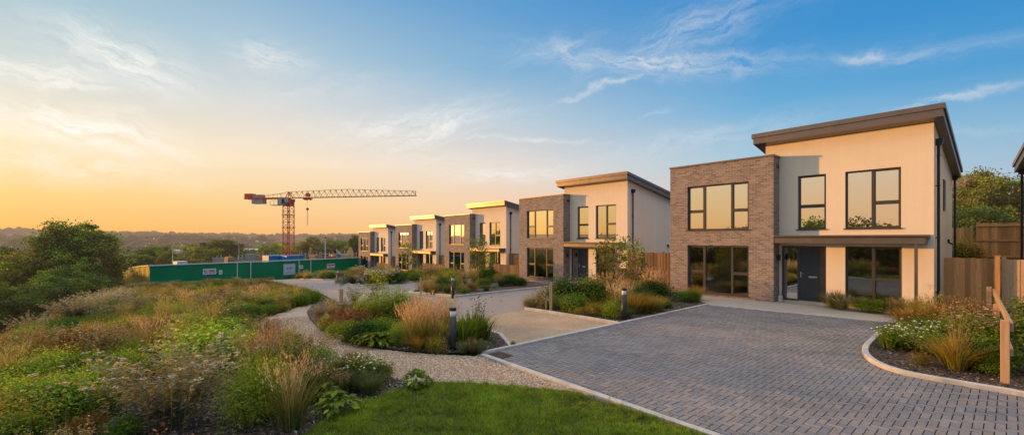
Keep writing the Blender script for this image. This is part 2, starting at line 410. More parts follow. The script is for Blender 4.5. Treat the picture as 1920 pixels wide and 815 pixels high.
def kerb(pts, w=.1, h=.06, sink=.08):
    b = MB(); P = [np.array(p, float) for p in pts]; L = []; 
    # resample into ~0.9 m kerb units with hairline joints
    for i, p in enumerate(P):
        d = P[min(i+1, len(P)-1)]-P[max(i-1, 0)]; d = d/np.linalg.norm(d); L.append((p, np.array([-d[1], d[0]])))
    for i in range(len(L)-1):
        (p, n1), (q, n2) = L[i], L[i+1]; seg = np.linalg.norm(q-p); k = max(1, round(seg/.9))
        for j in range(k):
            a, c = j/k, (j+1)/k; gap = .004/seg if k > 1 or True else 0
            pa, pc = p+(q-p)*a, p+(q-p)*(c-gap if j < k-1 else c)
            na, nc = n1+(n2-n1)*a, n1+(n2-n1)*c
            vs = []
            for (pp, nn) in ((pa, na), (pc, nc)):
                z = gz(*pp)
                for off, zz in ((-w/2, -sink), (w/2, -sink), (w/2, h-.008), (w/2-.012, h), (-w/2+.012, h), (-w/2, h-.008)):
                    s_ = pp+nn*off; vs.append((s_[0], s_[1], z+zz))
            b.add(vs, [(i2, (i2+1) % 6, 6+(i2+1) % 6, 6+i2) for i2 in range(6)]+[(5,4,3,2,1,0), (6,7,8,9,10,11)])
    return tag(b.build('kerb', M['kerb']), kind='structure')

# ---- surface materials
def mat_kerb():
    m, nt, n, l = newmat('kerb_concrete'); v = coords(nt)
    c = ramp(nt, noisef(nt, v, 3, 6, .7), [(.3, (.32, .31, .30)), (.55, (.46, .45, .43)), (.75, (.54, .52, .50))])
    finish(nt, c, .85, 0, bump(nt, noisef(nt, v, 90, 3), .25, .004)); return m
M['kerb'] = mat_kerb()
def mat_pave(name, cols, sx, sy, mortar, rough=.75, offset=.5, bm=.5, rot=0.):
    m, nt, n, l = newmat(name); v = coords(nt)
    mp = nt.nodes.new('ShaderNodeMapping'); mp.inputs['Rotation'].default_value = (0, 0, rot); l.new(v, mp.inputs[0])
    b = nt.nodes.new('ShaderNodeTexBrick'); b.offset = offset; b.inputs['Scale'].default_value = 1; b.inputs['Brick Width'].default_value = sx; b.inputs['Row Height'].default_value = sy
    b.inputs['Mortar Size'].default_value = .006; b.inputs['Color1'].default_value = (*cols[0], 1); b.inputs['Color2'].default_value = (*cols[1], 1); b.inputs['Mortar'].default_value = (*mortar, 1); b.inputs['Bias'].default_value = -.1
    l.new(mp.outputs[0], b.inputs['Vector'])
    c = mixc(nt, mathn(nt, 'MULTIPLY', noisef(nt, v, .35, 4), .8), b.outputs['Color'], cols[2])
    c = mixc(nt, .55, c, ramp(nt, noisef(nt, v, 60, 4, .8), [(.3, .55), (.7, 1.4)]), 'MULTIPLY')
    finish(nt, c, rough, 0, bump(nt, mathn(nt, 'SUBTRACT', noisef(nt, v, 120, 2), mathn(nt, 'MULTIPLY', b.outputs['Fac'], 1.)), bm, .006)); return m
M['road'] = mat_pave('road_blocks', [(.26, .23, .22), (.21, .19, .19), (.30, .25, .23)], .2, .1, (.10, .09, .09))
M['slab'] = mat_pave('path_slabs', [(.40, .36, .31), (.35, .32, .28), (.44, .38, .32)], .6, .6, (.2, .18, .16), .8, .5, .3)
def mat_grit(name, stops, scale, rough=.9, bm=.6, dist=.006, big=None):
    m, nt, n, l = newmat(name); v = coords(nt)
    vo = nt.nodes.new('ShaderNodeTexVoronoi'); vo.inputs['Scale'].default_value = scale; l.new(v, vo.inputs['Vector'])
    s = nt.nodes.new('ShaderNodeSeparateColor'); l.new(vo.outputs['Color'], s.inputs[0])
    c = ramp(nt, s.outputs[0], stops)
    c = mixc(nt, .7, c, ramp(nt, noisef(nt, v, .7, 5, .6), [(.3, .7), (.7, 1.25)]), 'MULTIPLY')
    h = mathn(nt, 'SUBTRACT', 1., vo.outputs['Distance'])
    finish(nt, c, rough, 0, bump(nt, h, bm, dist)); return m
M['resin'] = mat_grit('resin_bound_gravel', [(0, (.20, .145, .095)), (.4, (.33, .24, .155)), (.8, (.42, .31, .20)), (1, (.52, .42, .30))], 95)
M['gravel'] = mat_grit('loose_gravel', [(0, (.22, .16, .115)), (.4, (.40, .30, .22)), (.8, (.50, .39, .29)), (1, (.62, .54, .44))], 42, .9, .9, .012)
M['mulch'] = mat_grit('bark_mulch', [(0, (.022, .017, .014)), (.5, (.06, .045, .036)), (.85, (.10, .075, .06)), (1, (.2, .16, .13))], 26, .9, 1., .02)
M['soil'] = plain('joint_sand', (.05, .045, .042), .95, 0, .2, 30)
M['turf'] = plain('turf_soil', (.035, .06, .014), .95, 0, .3, 6)

# ---- outlines (metres on the ground)
lawn_edge = [at_ground(*p) for p in [(570, 812), (600, 792), (640, 770), (690, 749), (730, 735), (770, 723), (815, 714), (880, 717), (960, 722), (1065, 731)]]
path_out = [at_ground(*p) for p in [(815, 714), (770, 713), (735, 706), (700, 698), (640, 682), (570, 662), (510, 641), (482, 627), (470, 614), (478, 602), (505, 591), (535, 582), (558, 574)]]
path_in = [at_ground(*p) for p in [(605, 566), (585, 573), (576, 583), (580, 596), (597, 614), (640, 638), (700, 651), (760, 658), (830, 663), (905, 666)]]
DRIVE = [(-7.5, 5.66), (-7.5, 16.25), (-1.6, 16.95), (-1.9, 15)]+[at_ground(*p) for p in [(1655, 625), (1632, 643), (1622, 659), (1632, 675), (1660, 690), (1700, 702), (1750, 712), (1830, 726), (1920, 742)]]+[(.5, 10.4), (4, 9.6), (4, 5.48), (-2.5, 5.53)]
BEDR_K = smooth_path([(-1.75, 16.9), (-2.0, 15)]+[at_ground(*p) for p in [(1655, 625), (1632, 643), (1622, 659), (1632, 675), (1660, 690), (1700, 702), (1750, 712), (1830, 726), (1920, 742)]]+[(.6, 10.35), (4, 9.55)], sub=4)
BEDR = BEDR_K+[(4, 20.3), (-1.62, 20.3), (-1.62, 17.0)]
BEDB = smooth_path([(-7.52, 10.75), (-11.0, 10.72), (-11.55, 10.8), (-11.85, 11.2), (-12.3, 12.2), (-12.6, 14), (-12.6, 17)], sub=3)+[(-12.6, 18.6), (-10.2, 18.9), (-7.52, 16.4)]
BEDC = path_in[::-1][1:]+[(-19.0, 6.9), (-16.5, 7.45), (-13, 7.5), (-10.2, 7.4), (-8.65, 7.2), (-7.52, 6.55), (-7.52, 5.9)]
BEDC = [(-7.52, 5.85)]+[p for p in path_in[::-1][1:]]+[(-19.2, 6.7), (-17.5, 7.35), (-13, 7.5), (-10.2, 7.4), (-8.65, 7.2), (-7.52, 6.55)]
BEDD = smooth_path([(-17.45, 11.75), (-21.4, 11.65), (-22.0, 11.8), (-22.5, 12.6), (-23, 14.5), (-23, 18)], sub=3)+[(-23, 20.6), (-17.8, 20.9), (-17.45, 19.6)]
BEDE = smooth_path([(-30.2, 12.3), (-34.3, 12.2), (-34.9, 12.4), (-35.4, 13.4), (-36, 16), (-36.5, 19)], sub=3)+[(-36.5, 23), (-30.8, 23.2), (-30.2, 21)]
BEDF = smooth_path([(-42.4, 13.8), (-47, 13.2), (-48, 13.5), (-48.6, 14.6), (-49.4, 17), (-50, 20)], sub=3)+[(-50, 24.8), (-43.4, 25), (-42.4, 22)]
ROAD = [(-7.5, 6.6), (-10.5, 7.3), (-17.5, 7.25), (-20.4, 7.3), (-27.8, 8.7), (-44.6, 10.3), (-61.2, 9.9), (-61.2, 21), (-57, 26), (-43, 25.6), (-30, 23.8), (-24, 23), (-15, 21.4), (-10.6, 18.9), (-7.5, 18.9)]
APRON = [(-7.5, 6.5), (-7.5, 10.75), (-11.5, 10.75), (-11.45, 9.8), (-11.1, 8.3), (-10.6, 7.35), (-8.65, 7.1)]
FRONTP = [(-10.9, 16.0), (-7.5, 16.28), (-1.65, 17.0), (-1.65, 19.4), (-10.9, 19.4)]

sheet('road', ROAD, M['road'], -.035, 1.5)
sheet('resin_apron', APRON, M['resin'], -.025)
sheet('front_path', FRONTP, M['slab'], -.005)
for dx, dy, zz in ((-13.25, 2.55, 0), (-27.2, 5.05, 0), (-41.6, 6.85, 0)):
    sheet('front_path', [(x+dx, y+dy) for x, y in [(-10.9, 16.9), (-2.0, 16.9), (-2.0, 19.4), (-10.9, 19.4)]], M['slab'], -.005, 1.0)
gp = path_out+[(-21.5, 7.2), (-19.5, 6.9)]+path_in+[(-7.5, 5.75), (-4.8, 5.62), (-4.2, 5.5)]+lawn_edge[::-1][:-6]
GRAVEL = path_out+[(-21.5, 7.0), (-19.5, 6.8)]+path_in+[(-7.55, 5.72), (-4.6, 5.60), lawn_edge[-1], lawn_edge[-2], lawn_edge[-3]]
sheet('gravel_path', GRAVEL, M['gravel'], -.03)
for nm, pl in (('planting_bed', BEDB), ('planting_bed', BEDC), ('planting_bed', BEDD), ('planting_bed', BEDE), ('planting_bed', BEDF), ('planting_bed', BEDR)):
    sheet(nm, pl, M['mulch'], .02, 1.5)
MULCH = [lawn_edge[0]]+lawn_edge[1:7]+path_out[1:]+[(-22, 6.0), (-27, 5.5), (-27, -2.2), (-14, -2.6), (-4.5, -2.5), (-4.2, .5)]
sheet('planting_bed', MULCH, M['mulch'], -.02, 1.5, 1.5)
LAWN = lawn_edge+[(-2.5, 5.55), (5, 5.6), (5, -3), (-4.2, -2.5), (-4.5, .9)]
sheet('lawn', LAWN, M['turf'], -.015, 1.5, 1.5)
sheet('driveway', [(-7.5, 5.7), (-7.5, 16.3), (-1.6, 17.0), (0, 17), (0, 12), (4, 9.6), (4, 5.6)], M['soil'], -.03)
# kerbs
kerb([(-7.5, 5.72), (-7.5, 16.28)]); kerb([(-7.44, 5.68), (-2.4, 5.55), (4, 5.5)], .11, .035)
kerb([(-7.46, 16.28), (-1.7, 16.98)], .1, .03); kerb(BEDR_K, .11, .075)
kerb(BEDB[:-3]); kerb([(-7.5, 6.55), (-8.65, 7.2), (-10.2, 7.42), (-13, 7.5), (-17.5, 7.35), (-19.2, 6.8)], .1, .05)
for B in (BEDD, BEDE, BEDF): kerb(B[:-3], .11, .07); kerb([B[0], B[-1]], .11, .07)
kerb([(-61.3, 6.5), (-61.4, 14)], .5, .1)
# ---- herringbone block paving of the driveway
def build_pavers():
    L, Wd, gap, ch = .2, .1, .0026, .004
    xs0, ys0 = -7.55, 5.5; nx, ny = 118, 118
    out = []
    for iy in range(ny):
        for ix in range(nx):
            k = (ix-iy) % 4
            if k == 0: out.append((xs0+ix*Wd, ys0+iy*Wd, L, Wd))
            elif k == 3: out.append((xs0+ix*Wd, ys0+iy*Wd, Wd, L))
    A = np.array(out); cen = A[:, :2]+A[:, 2:]/2
    keep = inpoly(cen, DRIVE); A = A[keep]; n = len(A)
    x0, y0 = A[:, 0]+gap, A[:, 1]+gap; x1, y1 = A[:, 0]+A[:, 2]-gap, A[:, 1]+A[:, 3]-gap
    z = ground_z((x0+x1)/2, (y0+y1)/2)+rng.normal(0, .0012, n); tilt = rng.normal(0, .0012, (n, 4))
    V = np.empty((n, 8, 3))
    for k, (a, b) in enumerate(((x0, y0), (x1, y0), (x1, y1), (x0, y1))):
        V[:, k] = np.c_[a, b, z-.03]
    for k, (a, b) in enumerate(((x0+ch, y0+ch), (x1-ch, y0+ch), (x1-ch, y1-ch), (x0+ch, y1-ch))):
        V[:, 4+k] = np.c_[a, b, z+tilt[:, k]]
    q = np.array([(4,5,6,7),(0,1,5,4),(1,2,6,5),(2,3,7,6),(3,0,4,7)])
    Q = (np.arange(n)[:, None, None]*8+q).reshape(-1, 4)
    pal = np.array([(.215, .201, .205), (.195, .191, .202), (.240, .210, .203), (.182, .178, .188), (.225, .208, .202)])
    cl = vnoise(cen[keep][:, 0]+3, cen[keep][:, 1], 1.6)
    idx = np.clip(((cl+1)*2.5+rng.normal(0, .75, n)).astype(int), 0, 4)
    C = pal[idx]*rng.uniform(.92, 1.08, (n, 1))
    m, nt, nn, l = newmat('block_paving')
    a = nt.nodes.new('ShaderNodeAttribute'); a.attribute_name = 'col'; v = coords(nt)
    c = mixc(nt, .8, a.outputs['Color'], ramp(nt, noisef(nt, v, 45, 6, .8), [(.3, .68), (.7, 1.28)]), 'MULTIPLY')
    c = mixc(nt, .8, c, ramp(nt, noisef(nt, v, .55, 6, .65), [(.3, .66), (.7, 1.2)]), 'MULTIPLY')
    finish(nt, c, mathn(nt, 'ADD', .55, mathn(nt, 'MULTIPLY', noisef(nt, v, 2.5, 4), .3)), 0, bump(nt, noisef(nt, v, 150, 3), .35, .004), .35)
    me = fast_mesh('driveway_paving', V.reshape(-1, 3), Q, np.repeat(C, 8, 0), m)
    tag(link('driveway_paving', me), kind='structure')
build_pavers()
# ================================================================== HOUSES
def island_rand(nt):
    g = nt.nodes.new('ShaderNodeNewGeometry'); return g.outputs['Random Per Island']
def mat_brick():
    m, nt, n, l = newmat('brown_brick'); v = coords(nt)
    sp = nt.nodes.new('ShaderNodeSeparateXYZ'); l.new(v, sp.inputs[0])
    cv = nt.nodes.new('ShaderNodeCombineXYZ'); l.new(mathn(nt, 'ADD', sp.outputs[0], sp.outputs[1]), cv.inputs[0]); l.new(sp.outputs[2], cv.inputs[1])
    b = nt.nodes.new('ShaderNodeTexBrick'); b.inputs['Scale'].default_value = 1; b.inputs['Brick Width'].default_value = .235; b.inputs['Row Height'].default_value = .077
    b.inputs['Mortar Size'].default_value = .008; b.inputs['Mortar Smooth'].default_value = .2; b.inputs['Bias'].default_value = 0
    b.inputs['Color1'].default_value = (.36, .28, .255, 1); b.inputs['Color2'].default_value = (.15, .128, .127, 1); b.inputs['Mortar'].default_value = (.40, .35, .30, 1)
    l.new(cv.outputs[0], b.inputs['Vector'])
    c = mixc(nt, mathn(nt, 'MULTIPLY', noisef(nt, v, .9, 5), .3), b.outputs['Color'], (.25, .20, .185))
    c = mixc(nt, .7, c, ramp(nt, noisef(nt, v, 26, 5, .7), [(.3, .62), (.7, 1.3)]), 'MULTIPLY')
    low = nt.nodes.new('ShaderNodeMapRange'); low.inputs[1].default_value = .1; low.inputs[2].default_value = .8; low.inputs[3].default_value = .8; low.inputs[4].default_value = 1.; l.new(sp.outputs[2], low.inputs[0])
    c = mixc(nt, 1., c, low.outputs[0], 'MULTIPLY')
    h = mathn(nt, 'SUBTRACT', mathn(nt, 'MULTIPLY', noisef(nt, v, 70, 3), .35), b.outputs['Fac'])
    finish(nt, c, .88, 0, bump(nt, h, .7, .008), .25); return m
def mat_render():
    m, nt, n, l = newmat('cream_render'); v = coords(nt)
    c = ramp(nt, noisef(nt, v, .7, 5, .6), [(.3, (.77, .655, .515)), (.7, (.83, .72, .57))])
    sp = nt.nodes.new('ShaderNodeSeparateXYZ'); l.new(v, sp.inputs[0])
    mp = nt.nodes.new('ShaderNodeMapping'); mp.inputs['Scale'].default_value = (5, 5, .25); l.new(v, mp.inputs[0])
    c = mixc(nt, .5, c, ramp(nt, noisef(nt, mp.outputs[0], 1.2, 5, .7), [(.32, .93), (.60, 1.02)]), 'MULTIPLY')
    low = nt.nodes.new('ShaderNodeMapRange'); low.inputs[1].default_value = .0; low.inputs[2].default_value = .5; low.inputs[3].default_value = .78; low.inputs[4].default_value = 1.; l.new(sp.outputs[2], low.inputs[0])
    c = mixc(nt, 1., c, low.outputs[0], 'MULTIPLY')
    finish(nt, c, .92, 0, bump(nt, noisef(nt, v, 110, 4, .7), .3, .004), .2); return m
def mat_glass(name, refl, tint):
    m, nt, n, l = newmat(name)
    gl = nt.nodes.new('ShaderNodeBsdfGlossy'); gl.inputs['Roughness'].default_value = .0; gl.inputs[0].default_value = (.94, .93, .90, 1)
    v = coords(nt); nrm = bump(nt, noisef(nt, v, .8, 2), .02, .05); l.new(nrm, gl.inputs['Normal'])
    tr = nt.nodes.new('ShaderNodeBsdfTransparent'); tr.inputs[0].default_value = (*tint, 1)
    fr = nt.nodes.new('ShaderNodeFresnel'); fr.inputs[0].default_value = 1.5
    fac = mathn(nt, 'ADD', refl, fr.outputs[0], clamp=True)
    mx = nt.nodes.new('ShaderNodeMixShader'); l.new(fac, mx.inputs[0]); l.new(tr.outputs[0], mx.inputs[1]); l.new(gl.outputs[0], mx.inputs[2])
    finish(nt, None, shader=mx.outputs[0]); return m
def mat_wood(name, c1, c2, scale=1.):
    m, nt, n, l = newmat(name); v = coords(nt)
    mp = nt.nodes.new('ShaderNodeMapping'); mp.inputs['Scale'].default_value = (22*scale, 22*scale, 1.3*scale); l.new(v, mp.inputs[0])
    f = noisef(nt, mp.outputs[0], 1.6, 6, .7, .8)
    c = ramp(nt, f, [(.3, c1), (.65, c2)])
    vk = nt.nodes.new('ShaderNodeTexVoronoi'); vk.inputs['Scale'].default_value = 1; mk = nt.nodes.new('ShaderNodeMapping'); mk.inputs['Scale'].default_value = (7, 7, 3.2); l.new(v, mk.inputs[0]); l.new(mk.outputs[0], vk.inputs['Vector'])
    kn = ramp(nt, vk.outputs['Distance'], [(.03, .3), (.09, 1.)])
    c = mixc(nt, 1., c, kn, 'MULTIPLY')
    c = mixc(nt, .8, c, ramp(nt, island_rand(nt), [(0, .52), (.5, .95), (1, 1.35)]), 'MULTIPLY')
    finish(nt, c, .8, 0, bump(nt, f, .4, .004), .25); return m
M['brick'] = mat_brick(); M['render'] = mat_render()
M['glass'] = mat_glass('window_glass', .70, (.6, .61, .58)); M['glass_low'] = mat_glass('lower_window_glass', .25, (.85, .81, .78))
M['frame'] = plain('window_frame_paint', (.055, .047, .043), .42, 0, .12, 20, .05, .5)
M['fascia'] = plain('fascia_metal', (.19, .155, .135), .40, .7, .12, 3, .03, .5)
M['black'] = plain('black_plastic', (.014, .014, .015), .45, 0, .2, 10)
M['door'] = plain('door_paint', (.035, .042, .05), .5, 0, .1, 12, .05)
M['door_wood'] = plain('door_side_panel', (.075, .05, .038), .5, 0, .3, 14)
M['steel'] = plain('brushed_steel', (.6, .59, .57), .3, 1., .1, 20)
M['white'] = plain('white_plastic', (.7, .69, .67), .5, 0, .08, 10)
M['inner'] = plain('plaster', (.72, .66, .56), .9, 0, .06, 2)
M['oak'] = plain('oak_floor', (.28, .19, .11), .6, 0, .2, 5)
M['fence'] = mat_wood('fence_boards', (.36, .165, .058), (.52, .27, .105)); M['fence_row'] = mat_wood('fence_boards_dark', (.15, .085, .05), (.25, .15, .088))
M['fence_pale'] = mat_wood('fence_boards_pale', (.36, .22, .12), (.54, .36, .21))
M['fence_lit'] = mat_wood('fence_boards_sun_tinted', (.42, .21, .075), (.58, .33, .13))  # sunlight painted into the board colour; no sun reaches this fence
M['post'] = mat_wood('post_timber', (.30, .19, .11), (.45, .30, .18), .6)

def wall_x(b, x0, x1, z0, z1, y0, y1, holes):
    xs = sorted({x0, x1, *[h[i] for h in holes for i in (0, 1)]}); zs = sorted({z0, z1, *[h[i] for h in holes for i in (2, 3)]})
    xs = [x for x in xs if x0 <= x <= x1]
    for j in range(len(zs)-1):
        run = None
        for i in range(len(xs)-1):
            cx, cz = (xs[i]+xs[i+1])/2, (zs[j]+zs[j+1])/2
            solid = not any(h[0] < cx < h[1] and h[2] < cz < h[3] for h in holes)
            if solid and run is None: run = xs[i]
            if run is not None and (not solid or i == len(xs)-2):
                b.box(run, xs[i+1] if solid else xs[i], y0, y1, zs[j], zs[j+1]); run = None
def make_window(root, x0, x1, z0, z1, yf, mull, trans, sill=True, label=None):
    """mull: x positions; trans: {bay: z}"""
    y0, y1 = yf+.085, yf+.155; fw = .055; b = MB(); p = MB()
    b.box(x0, x1, y0, y1, z0, z0+fw); b.box(x0, x1, y0, y1, z1-fw, z1); b.box(x0, x0+fw, y0, y1, z0+fw, z1-fw); b.box(x1-fw, x1, y0, y1, z0+fw, z1-fw)
    for m_ in mull: b.box(m_-.045, m_+.045, y0-.006, y1, z0+fw, z1-fw)
    ed = [x0+fw]+[v for m_ in mull for v in (m_-.045, m_+.045)]+[x1-fw]
    for k in range(len(mull)+1):
        a, c = ed[2*k], ed[2*k+1]
        cells = [(z0+fw, z1-fw)]
        if k in trans:
            t = trans[k]; b.box(a, c, y0-.004, y1, t-.042, t+.042); cells = [(z0+fw, t-.042), (t+.042, z1-fw)]
            for (za, zb) in cells:   # opening light: inner sash line
                b.box(a, a+.022, y0+.012, y1, za, zb); b.box(c-.022, c, y0+.012, y1, za, zb); b.box(a+.022, c-.022, y0+.012, y1, za, za+.022); b.box(a+.022, c-.022, y0+.012, y1, zb-.022, zb)
        for za, zb in cells:
            p.add([(a, y0+.04, za), (c, y0+.04, za), (c, y0+.04, zb), (a, y0+.04, zb)], [(0, 1, 2, 3)])
    f = b.build('window', M['frame'], root); p.build('pane', M['glass' if z0 > 2 else 'glass_low'], f)
    if sill: MB().box(x0-.05, x1+.05, yf-.035, yf+.10, z0-.035, z0+.003).build('sill', M['frame'], f)
    return f
def make_house(loc, label):
    h = empty('house', loc, 0, label, 'house', 'two-storey brick and render houses in a stepped row')
    # brick box
    b = MB(); hb = [(.83, 3.42, .12, 2.18), (.83, 3.42, 2.85, 4.80)]
    wall_x(b, 0, 4.33, -.9, 5.70, 0, .3, hb)
    b.box(0, .3, .3, 6.3, -.9, 5.70); b.box(.3, 4.33, 6.0, 6.3, -.9, 5.70); b.box(4.03, 4.33, .3, .648, -.9, 5.70)
    b.build('brick_wall', M['brick'], h)
    c = MB()
    c.box(-.035, 4.365, -.035, .335, 5.70, 5.765); c.box(-.035, .335, .335, 6.335, 5.70, 5.765); c.box(4.0, 4.365, .335, .648, 5.70, 5.765); c.box(.335, 4.365, 5.97, 6.335, 5.70, 5.70+.06)
    c.build('parapet_coping', M['fascia'], h)
    MB().box(.3, 4.33, .3, 6.0, 5.25, 5.4).build('flat_roof', M['black'], h)
    # render block
    b = MB(); hr = [(4.40, 5.89, .05, 2.2), (6.47, 8.02, .2, 2.2), (4.97, 5.89, 2.84, 4.9), (6.47, 8.00, 2.84, 4.9)]
    wall_x(b, 4.33, 8.80, -.9, 6.243, .65, .95, hr)
    b.box(3.83, 4.33, .652, .95, 5.4, 6.243)
    bs = MB(); wall_x(bs, .95, 7.15, -.9, 5.0, 8.52, 8.80, [])
    b.add([(y, x, z) for (x, y, z) in bs.v], [tuple(reversed(f)) for f in bs.f])
    sl_ = lambda y: 6.243-.176*(y-.65)
    b.prism([(.95, 5.0), (7.15, 5.0), (7.15, sl_(7.15)), (.95, sl_(.95))], 8.52, 8.80, 'x')
    b.prism([(.95, 5.4), (7.15, 5.4), (7.15, 5.41), (7.15, sl_(7.15)+.32), (.95, sl_(.95))], 3.83, 4.10, 'x')
    b.box(3.83, 8.52, 6.87, 7.15, -.9, sl_(7.15))
    b.build('render_wall', M['render'], h)
    # roof: stepped fascia, falling to the back
    top = lambda y: 6.715-.176*(y-.25)
    r_ = MB(); ya, yb = .20, 7.55
    r_.prism([(ya, top(ya)-.165), (yb, top(yb)-.165), (yb, top(yb)), (ya, top(ya))], 3.45, 9.10, 'x')
    rf = r_.build('roof', M['fascia'], h)
    r_ = MB(); ya, yb = .245, 7.5
    r_.prism([(ya, top(ya)-.40), (yb, top(yb)-.40), (yb, top(yb)-.165), (ya, top(ya)-.165)], 3.50, 9.05, 'x')
    r_.build('fascia', M['fascia'], rf)
    # windows
    make_window(h, .83, 3.42, .12, 2.18, 0, [1.57, 2.74], {0: 1.03, 2: 1.03})
    make_window(h, .83, 3.42, 2.85, 4.80, 0, [1.57, 2.74], {0: 3.68, 2: 3.66})
    make_window(h, 6.47, 8.02, .2, 2.2, .65, [7.26], {1: 1.05})
    make_window(h, 4.97, 5.89, 2.84, 4.9, .65, [], {0: 3.72})
    make_window(h, 6.47, 8.00, 2.84, 4.9, .65, [7.25], {1: 3.73})
    # front door with side light
    y0, y1 = .74, .82; d = MB()
    for x0, x1 in ((4.40, 4.46), (4.93, 5.0), (5.83, 5.89)): d.box(x0, x1, y0, y1, .05, 2.2)
    d.box(4.46, 4.93, y0, y1, 2.13, 2.2); d.box(5.0, 5.83, y0, y1, 2.13, 2.2); d.box(4.46, 4.93, y0, y1, .05, .12)
    dr = d.build('front_door', M['frame'], h)
    MB().box(5.0, 5.645, y0+.012, y1, .085, 2.13).build('door_leaf', M['door'], dr)
    MB().box(5.655, 5.83, y0+.008, y1, .085, 2.13).build('side_panel', M['door_wood'], dr)
    MB().add([(4.46, .79, .12), (4.93, .79, .12), (4.93, .79, 2.13), (4.46, .79, 2.13)], [(0, 1, 2, 3)]).build('pane', M['glass'], dr)
    MB().box(5.31, 5.58, y0-.004, y0+.012, .98, 1.04).build('letterbox', M['steel'], dr)
    hd = MB(); hd.box(5.03, 5.065, y0-.002, y0+.012, .98, 1.2); hd.tube([(5.048, y0, 1.13), (5.048, y0-.05, 1.13), (5.16, y0-.05, 1.13)], .011, 6); hd.build('handle', M['steel'], dr)
    MB().box(4.98, 5.84, .68, .90, .03, .085).build('threshold', M['steel'], dr)
    # canopy and its post
    c = MB(); c.box(4.372, 8.66, -.02, .648, 2.31, 2.50); cn = c.build('canopy', M['fascia'], h)
    c = MB(); c.prism([(-.02, 2.50), (.648, 2.50), (.648, 2.605), (-.085, 2.605), (-.085, 2.555)], 4.372, 8.72, 'x'); c.build('canopy_gutter', M['fascia'], cn)
    MB().box(8.40, 8.48, .0, .08, -.6, 2.31).build('canopy_post', M['fascia'], h)
    # rainwater pipes
    for (y, zt) in ((1.12, 5.55), (7.33, 4.95)):
        p = MB(); p.tube([(8.87, y, -.6), (8.87, y, zt)], .038, 8); p.tube([(8.87, y, zt-.35), (8.87, y, zt-.32)], .05, 8)
        for z in (.7, 2.5, 4.2): p.box(8.80, 8.915, y-.055, y+.055, z, z+.03)
        p.prism([(8.80, zt), (8.95, zt), (8.98, zt+.12), (8.98, zt+.21), (8.80, zt+.21)], y-.1, y+.1, 'y')
        p.build('downpipe', M['black'], h)
    l_ = MB(); l_.tube([(4.42, .34, 1.62), (4.42, .34, 1.86)], .05, 10); l_.box(4.33, 4.40, .30, .38, 1.70, 1.78); l_.build('wall_lamp', M['black'], h)
    MB().box(4.345, 4.47, .47, .60, .0, .22).build('meter_box', M['white'], h)
    v = MB(); v.box(8.80, 8.86, 5.15, 5.3, 2.30, 2.45); v.tube([(8.83, 5.22, 2.33), (8.95, 5.22, 2.25)], .03, 8); v.build('flue_vent', M['black'], h)
    # inside, seen through the glass
    i = MB(); i.box(.3, 8.52, .96, 6.0, .0, .05); i.build('room_floor', M['oak'], h)
    i = MB(); i.box(.3, 4.02, .31, 5.98, 2.42, 2.66); i.box(4.34, 8.51, .96, 6.86, 2.42, 2.66); i.box(4.10, 4.33, .96, 5.98, .05, 5.2); i.box(.3, 4.08, 4.6, 4.7, .05, 2.4); i.box(4.34, 8.51, 4.9, 5.0, .05, 2.4)
    i.box(.3, 4.08, 3.9, 4.0, 2.68, 5.2); i.box(4.34, 8.51, 3.9, 4.0, 2.68, 5.2); i.box(6.0, 6.1, .96, 4.88, .05, 2.4); i.box(.3, 4.08, .31, 3.88, 5.1, 5.2); i.box(4.34, 8.51, .96, 3.88, 5.1, 5.2)
    i.build('inner_wall', M['inner'], h)
    return h
H1 = make_house((-10.47, 18.95, 0), 'nearest house, big brown brick box and cream render beside the block paved driveway')
_copies = []
for loc, lab in (((-23.75, 21.5, -.35), 'second nearest house, its front door half hidden behind the multi-stemmed garden tree'),
                 ((-37.7, 24.0, -.96), 'third house of the row, golden sunset glare in its upper brick-box window'),
                 ((-52.1, 25.8, -1.55), 'second smallest house of the row, slim sapling in front of its brick box'),
                 ((-66.3, 26.7, -2.25), 'farthest house of the row, where the green hoarding ends against its brick box')):
    c = copy_tree(H1); c.location = loc; c['label'] = lab
c = copy_tree(H1); c.location = (9.86, 20.5, .1); c.scale = (-1, 1, 1); c.rotation_euler = (0, 0, R(6.2))
c['label'] = 'house cut off by the right edge of the picture, only its eave and downpipe showing'

w = MB(); w.box(8.80, 8.83, 3.45, 4.0, 3.5, 3.55); w.box(8.80, 8.83, 3.45, 4.0, 4.60, 4.65); w.box(8.80, 8.83, 3.45, 3.50, 3.55, 4.60); w.box(8.80, 8.83, 3.95, 4.0, 3.55, 4.60)
f_ = w.build('window', M['frame'], H1); MB().box(8.80, 8.812, 3.50, 3.95, 3.55, 4.60).build('pane', M['black'], f_)
# ================================================================== TIMBER FENCES
def board_fence(p, q, top, base, label, mat='fence', side=0, group=None, post_every=1.8, bw=.105, rails=False, posts=True):
    p = Vector(p); q = Vector(q); L = (q-p).length; d = (q-p)/L; ang = math.atan2(d.y, d.x)
    e = empty('fence', (p.x, p.y, base), ang, label, 'fence', group)
    b = MB(); n = max(1, int(L/(bw-.008)))
    st = L/n
    for i in range(n):
        dy = .011 if i % 2 else -.0; hh = top-base+random.uniform(-.012, .012)
        b.box(i*st+.004, (i+1)*st-.001+.004, dy-.01, dy+.008, -.25, hh)
    b.build('boards', M[mat], e)
    if rails:
        r_ = MB()
        for z in (.3, (top-base)*.55, top-base-.15): r_.box(0, L, -.05, -.012, z, z+.08)
        r_.build('rails', M[mat], e)
    if posts:
        k = max(1, round(L/post_every))
        for i in range(k+1):
            x = min(max(i*L/k, .05), L-.05); pm = MB(); pm.box(x-.05, x+.05, .022, .12, -.3, top-base+.06); pm.build('post', M[mat], e)
    return e
board_fence((-1.50, 20.35), (-.40, 20.35), 1.86, 0, 'tall brown board gate between the nearest house and the next plot', bw=.125, posts=False)
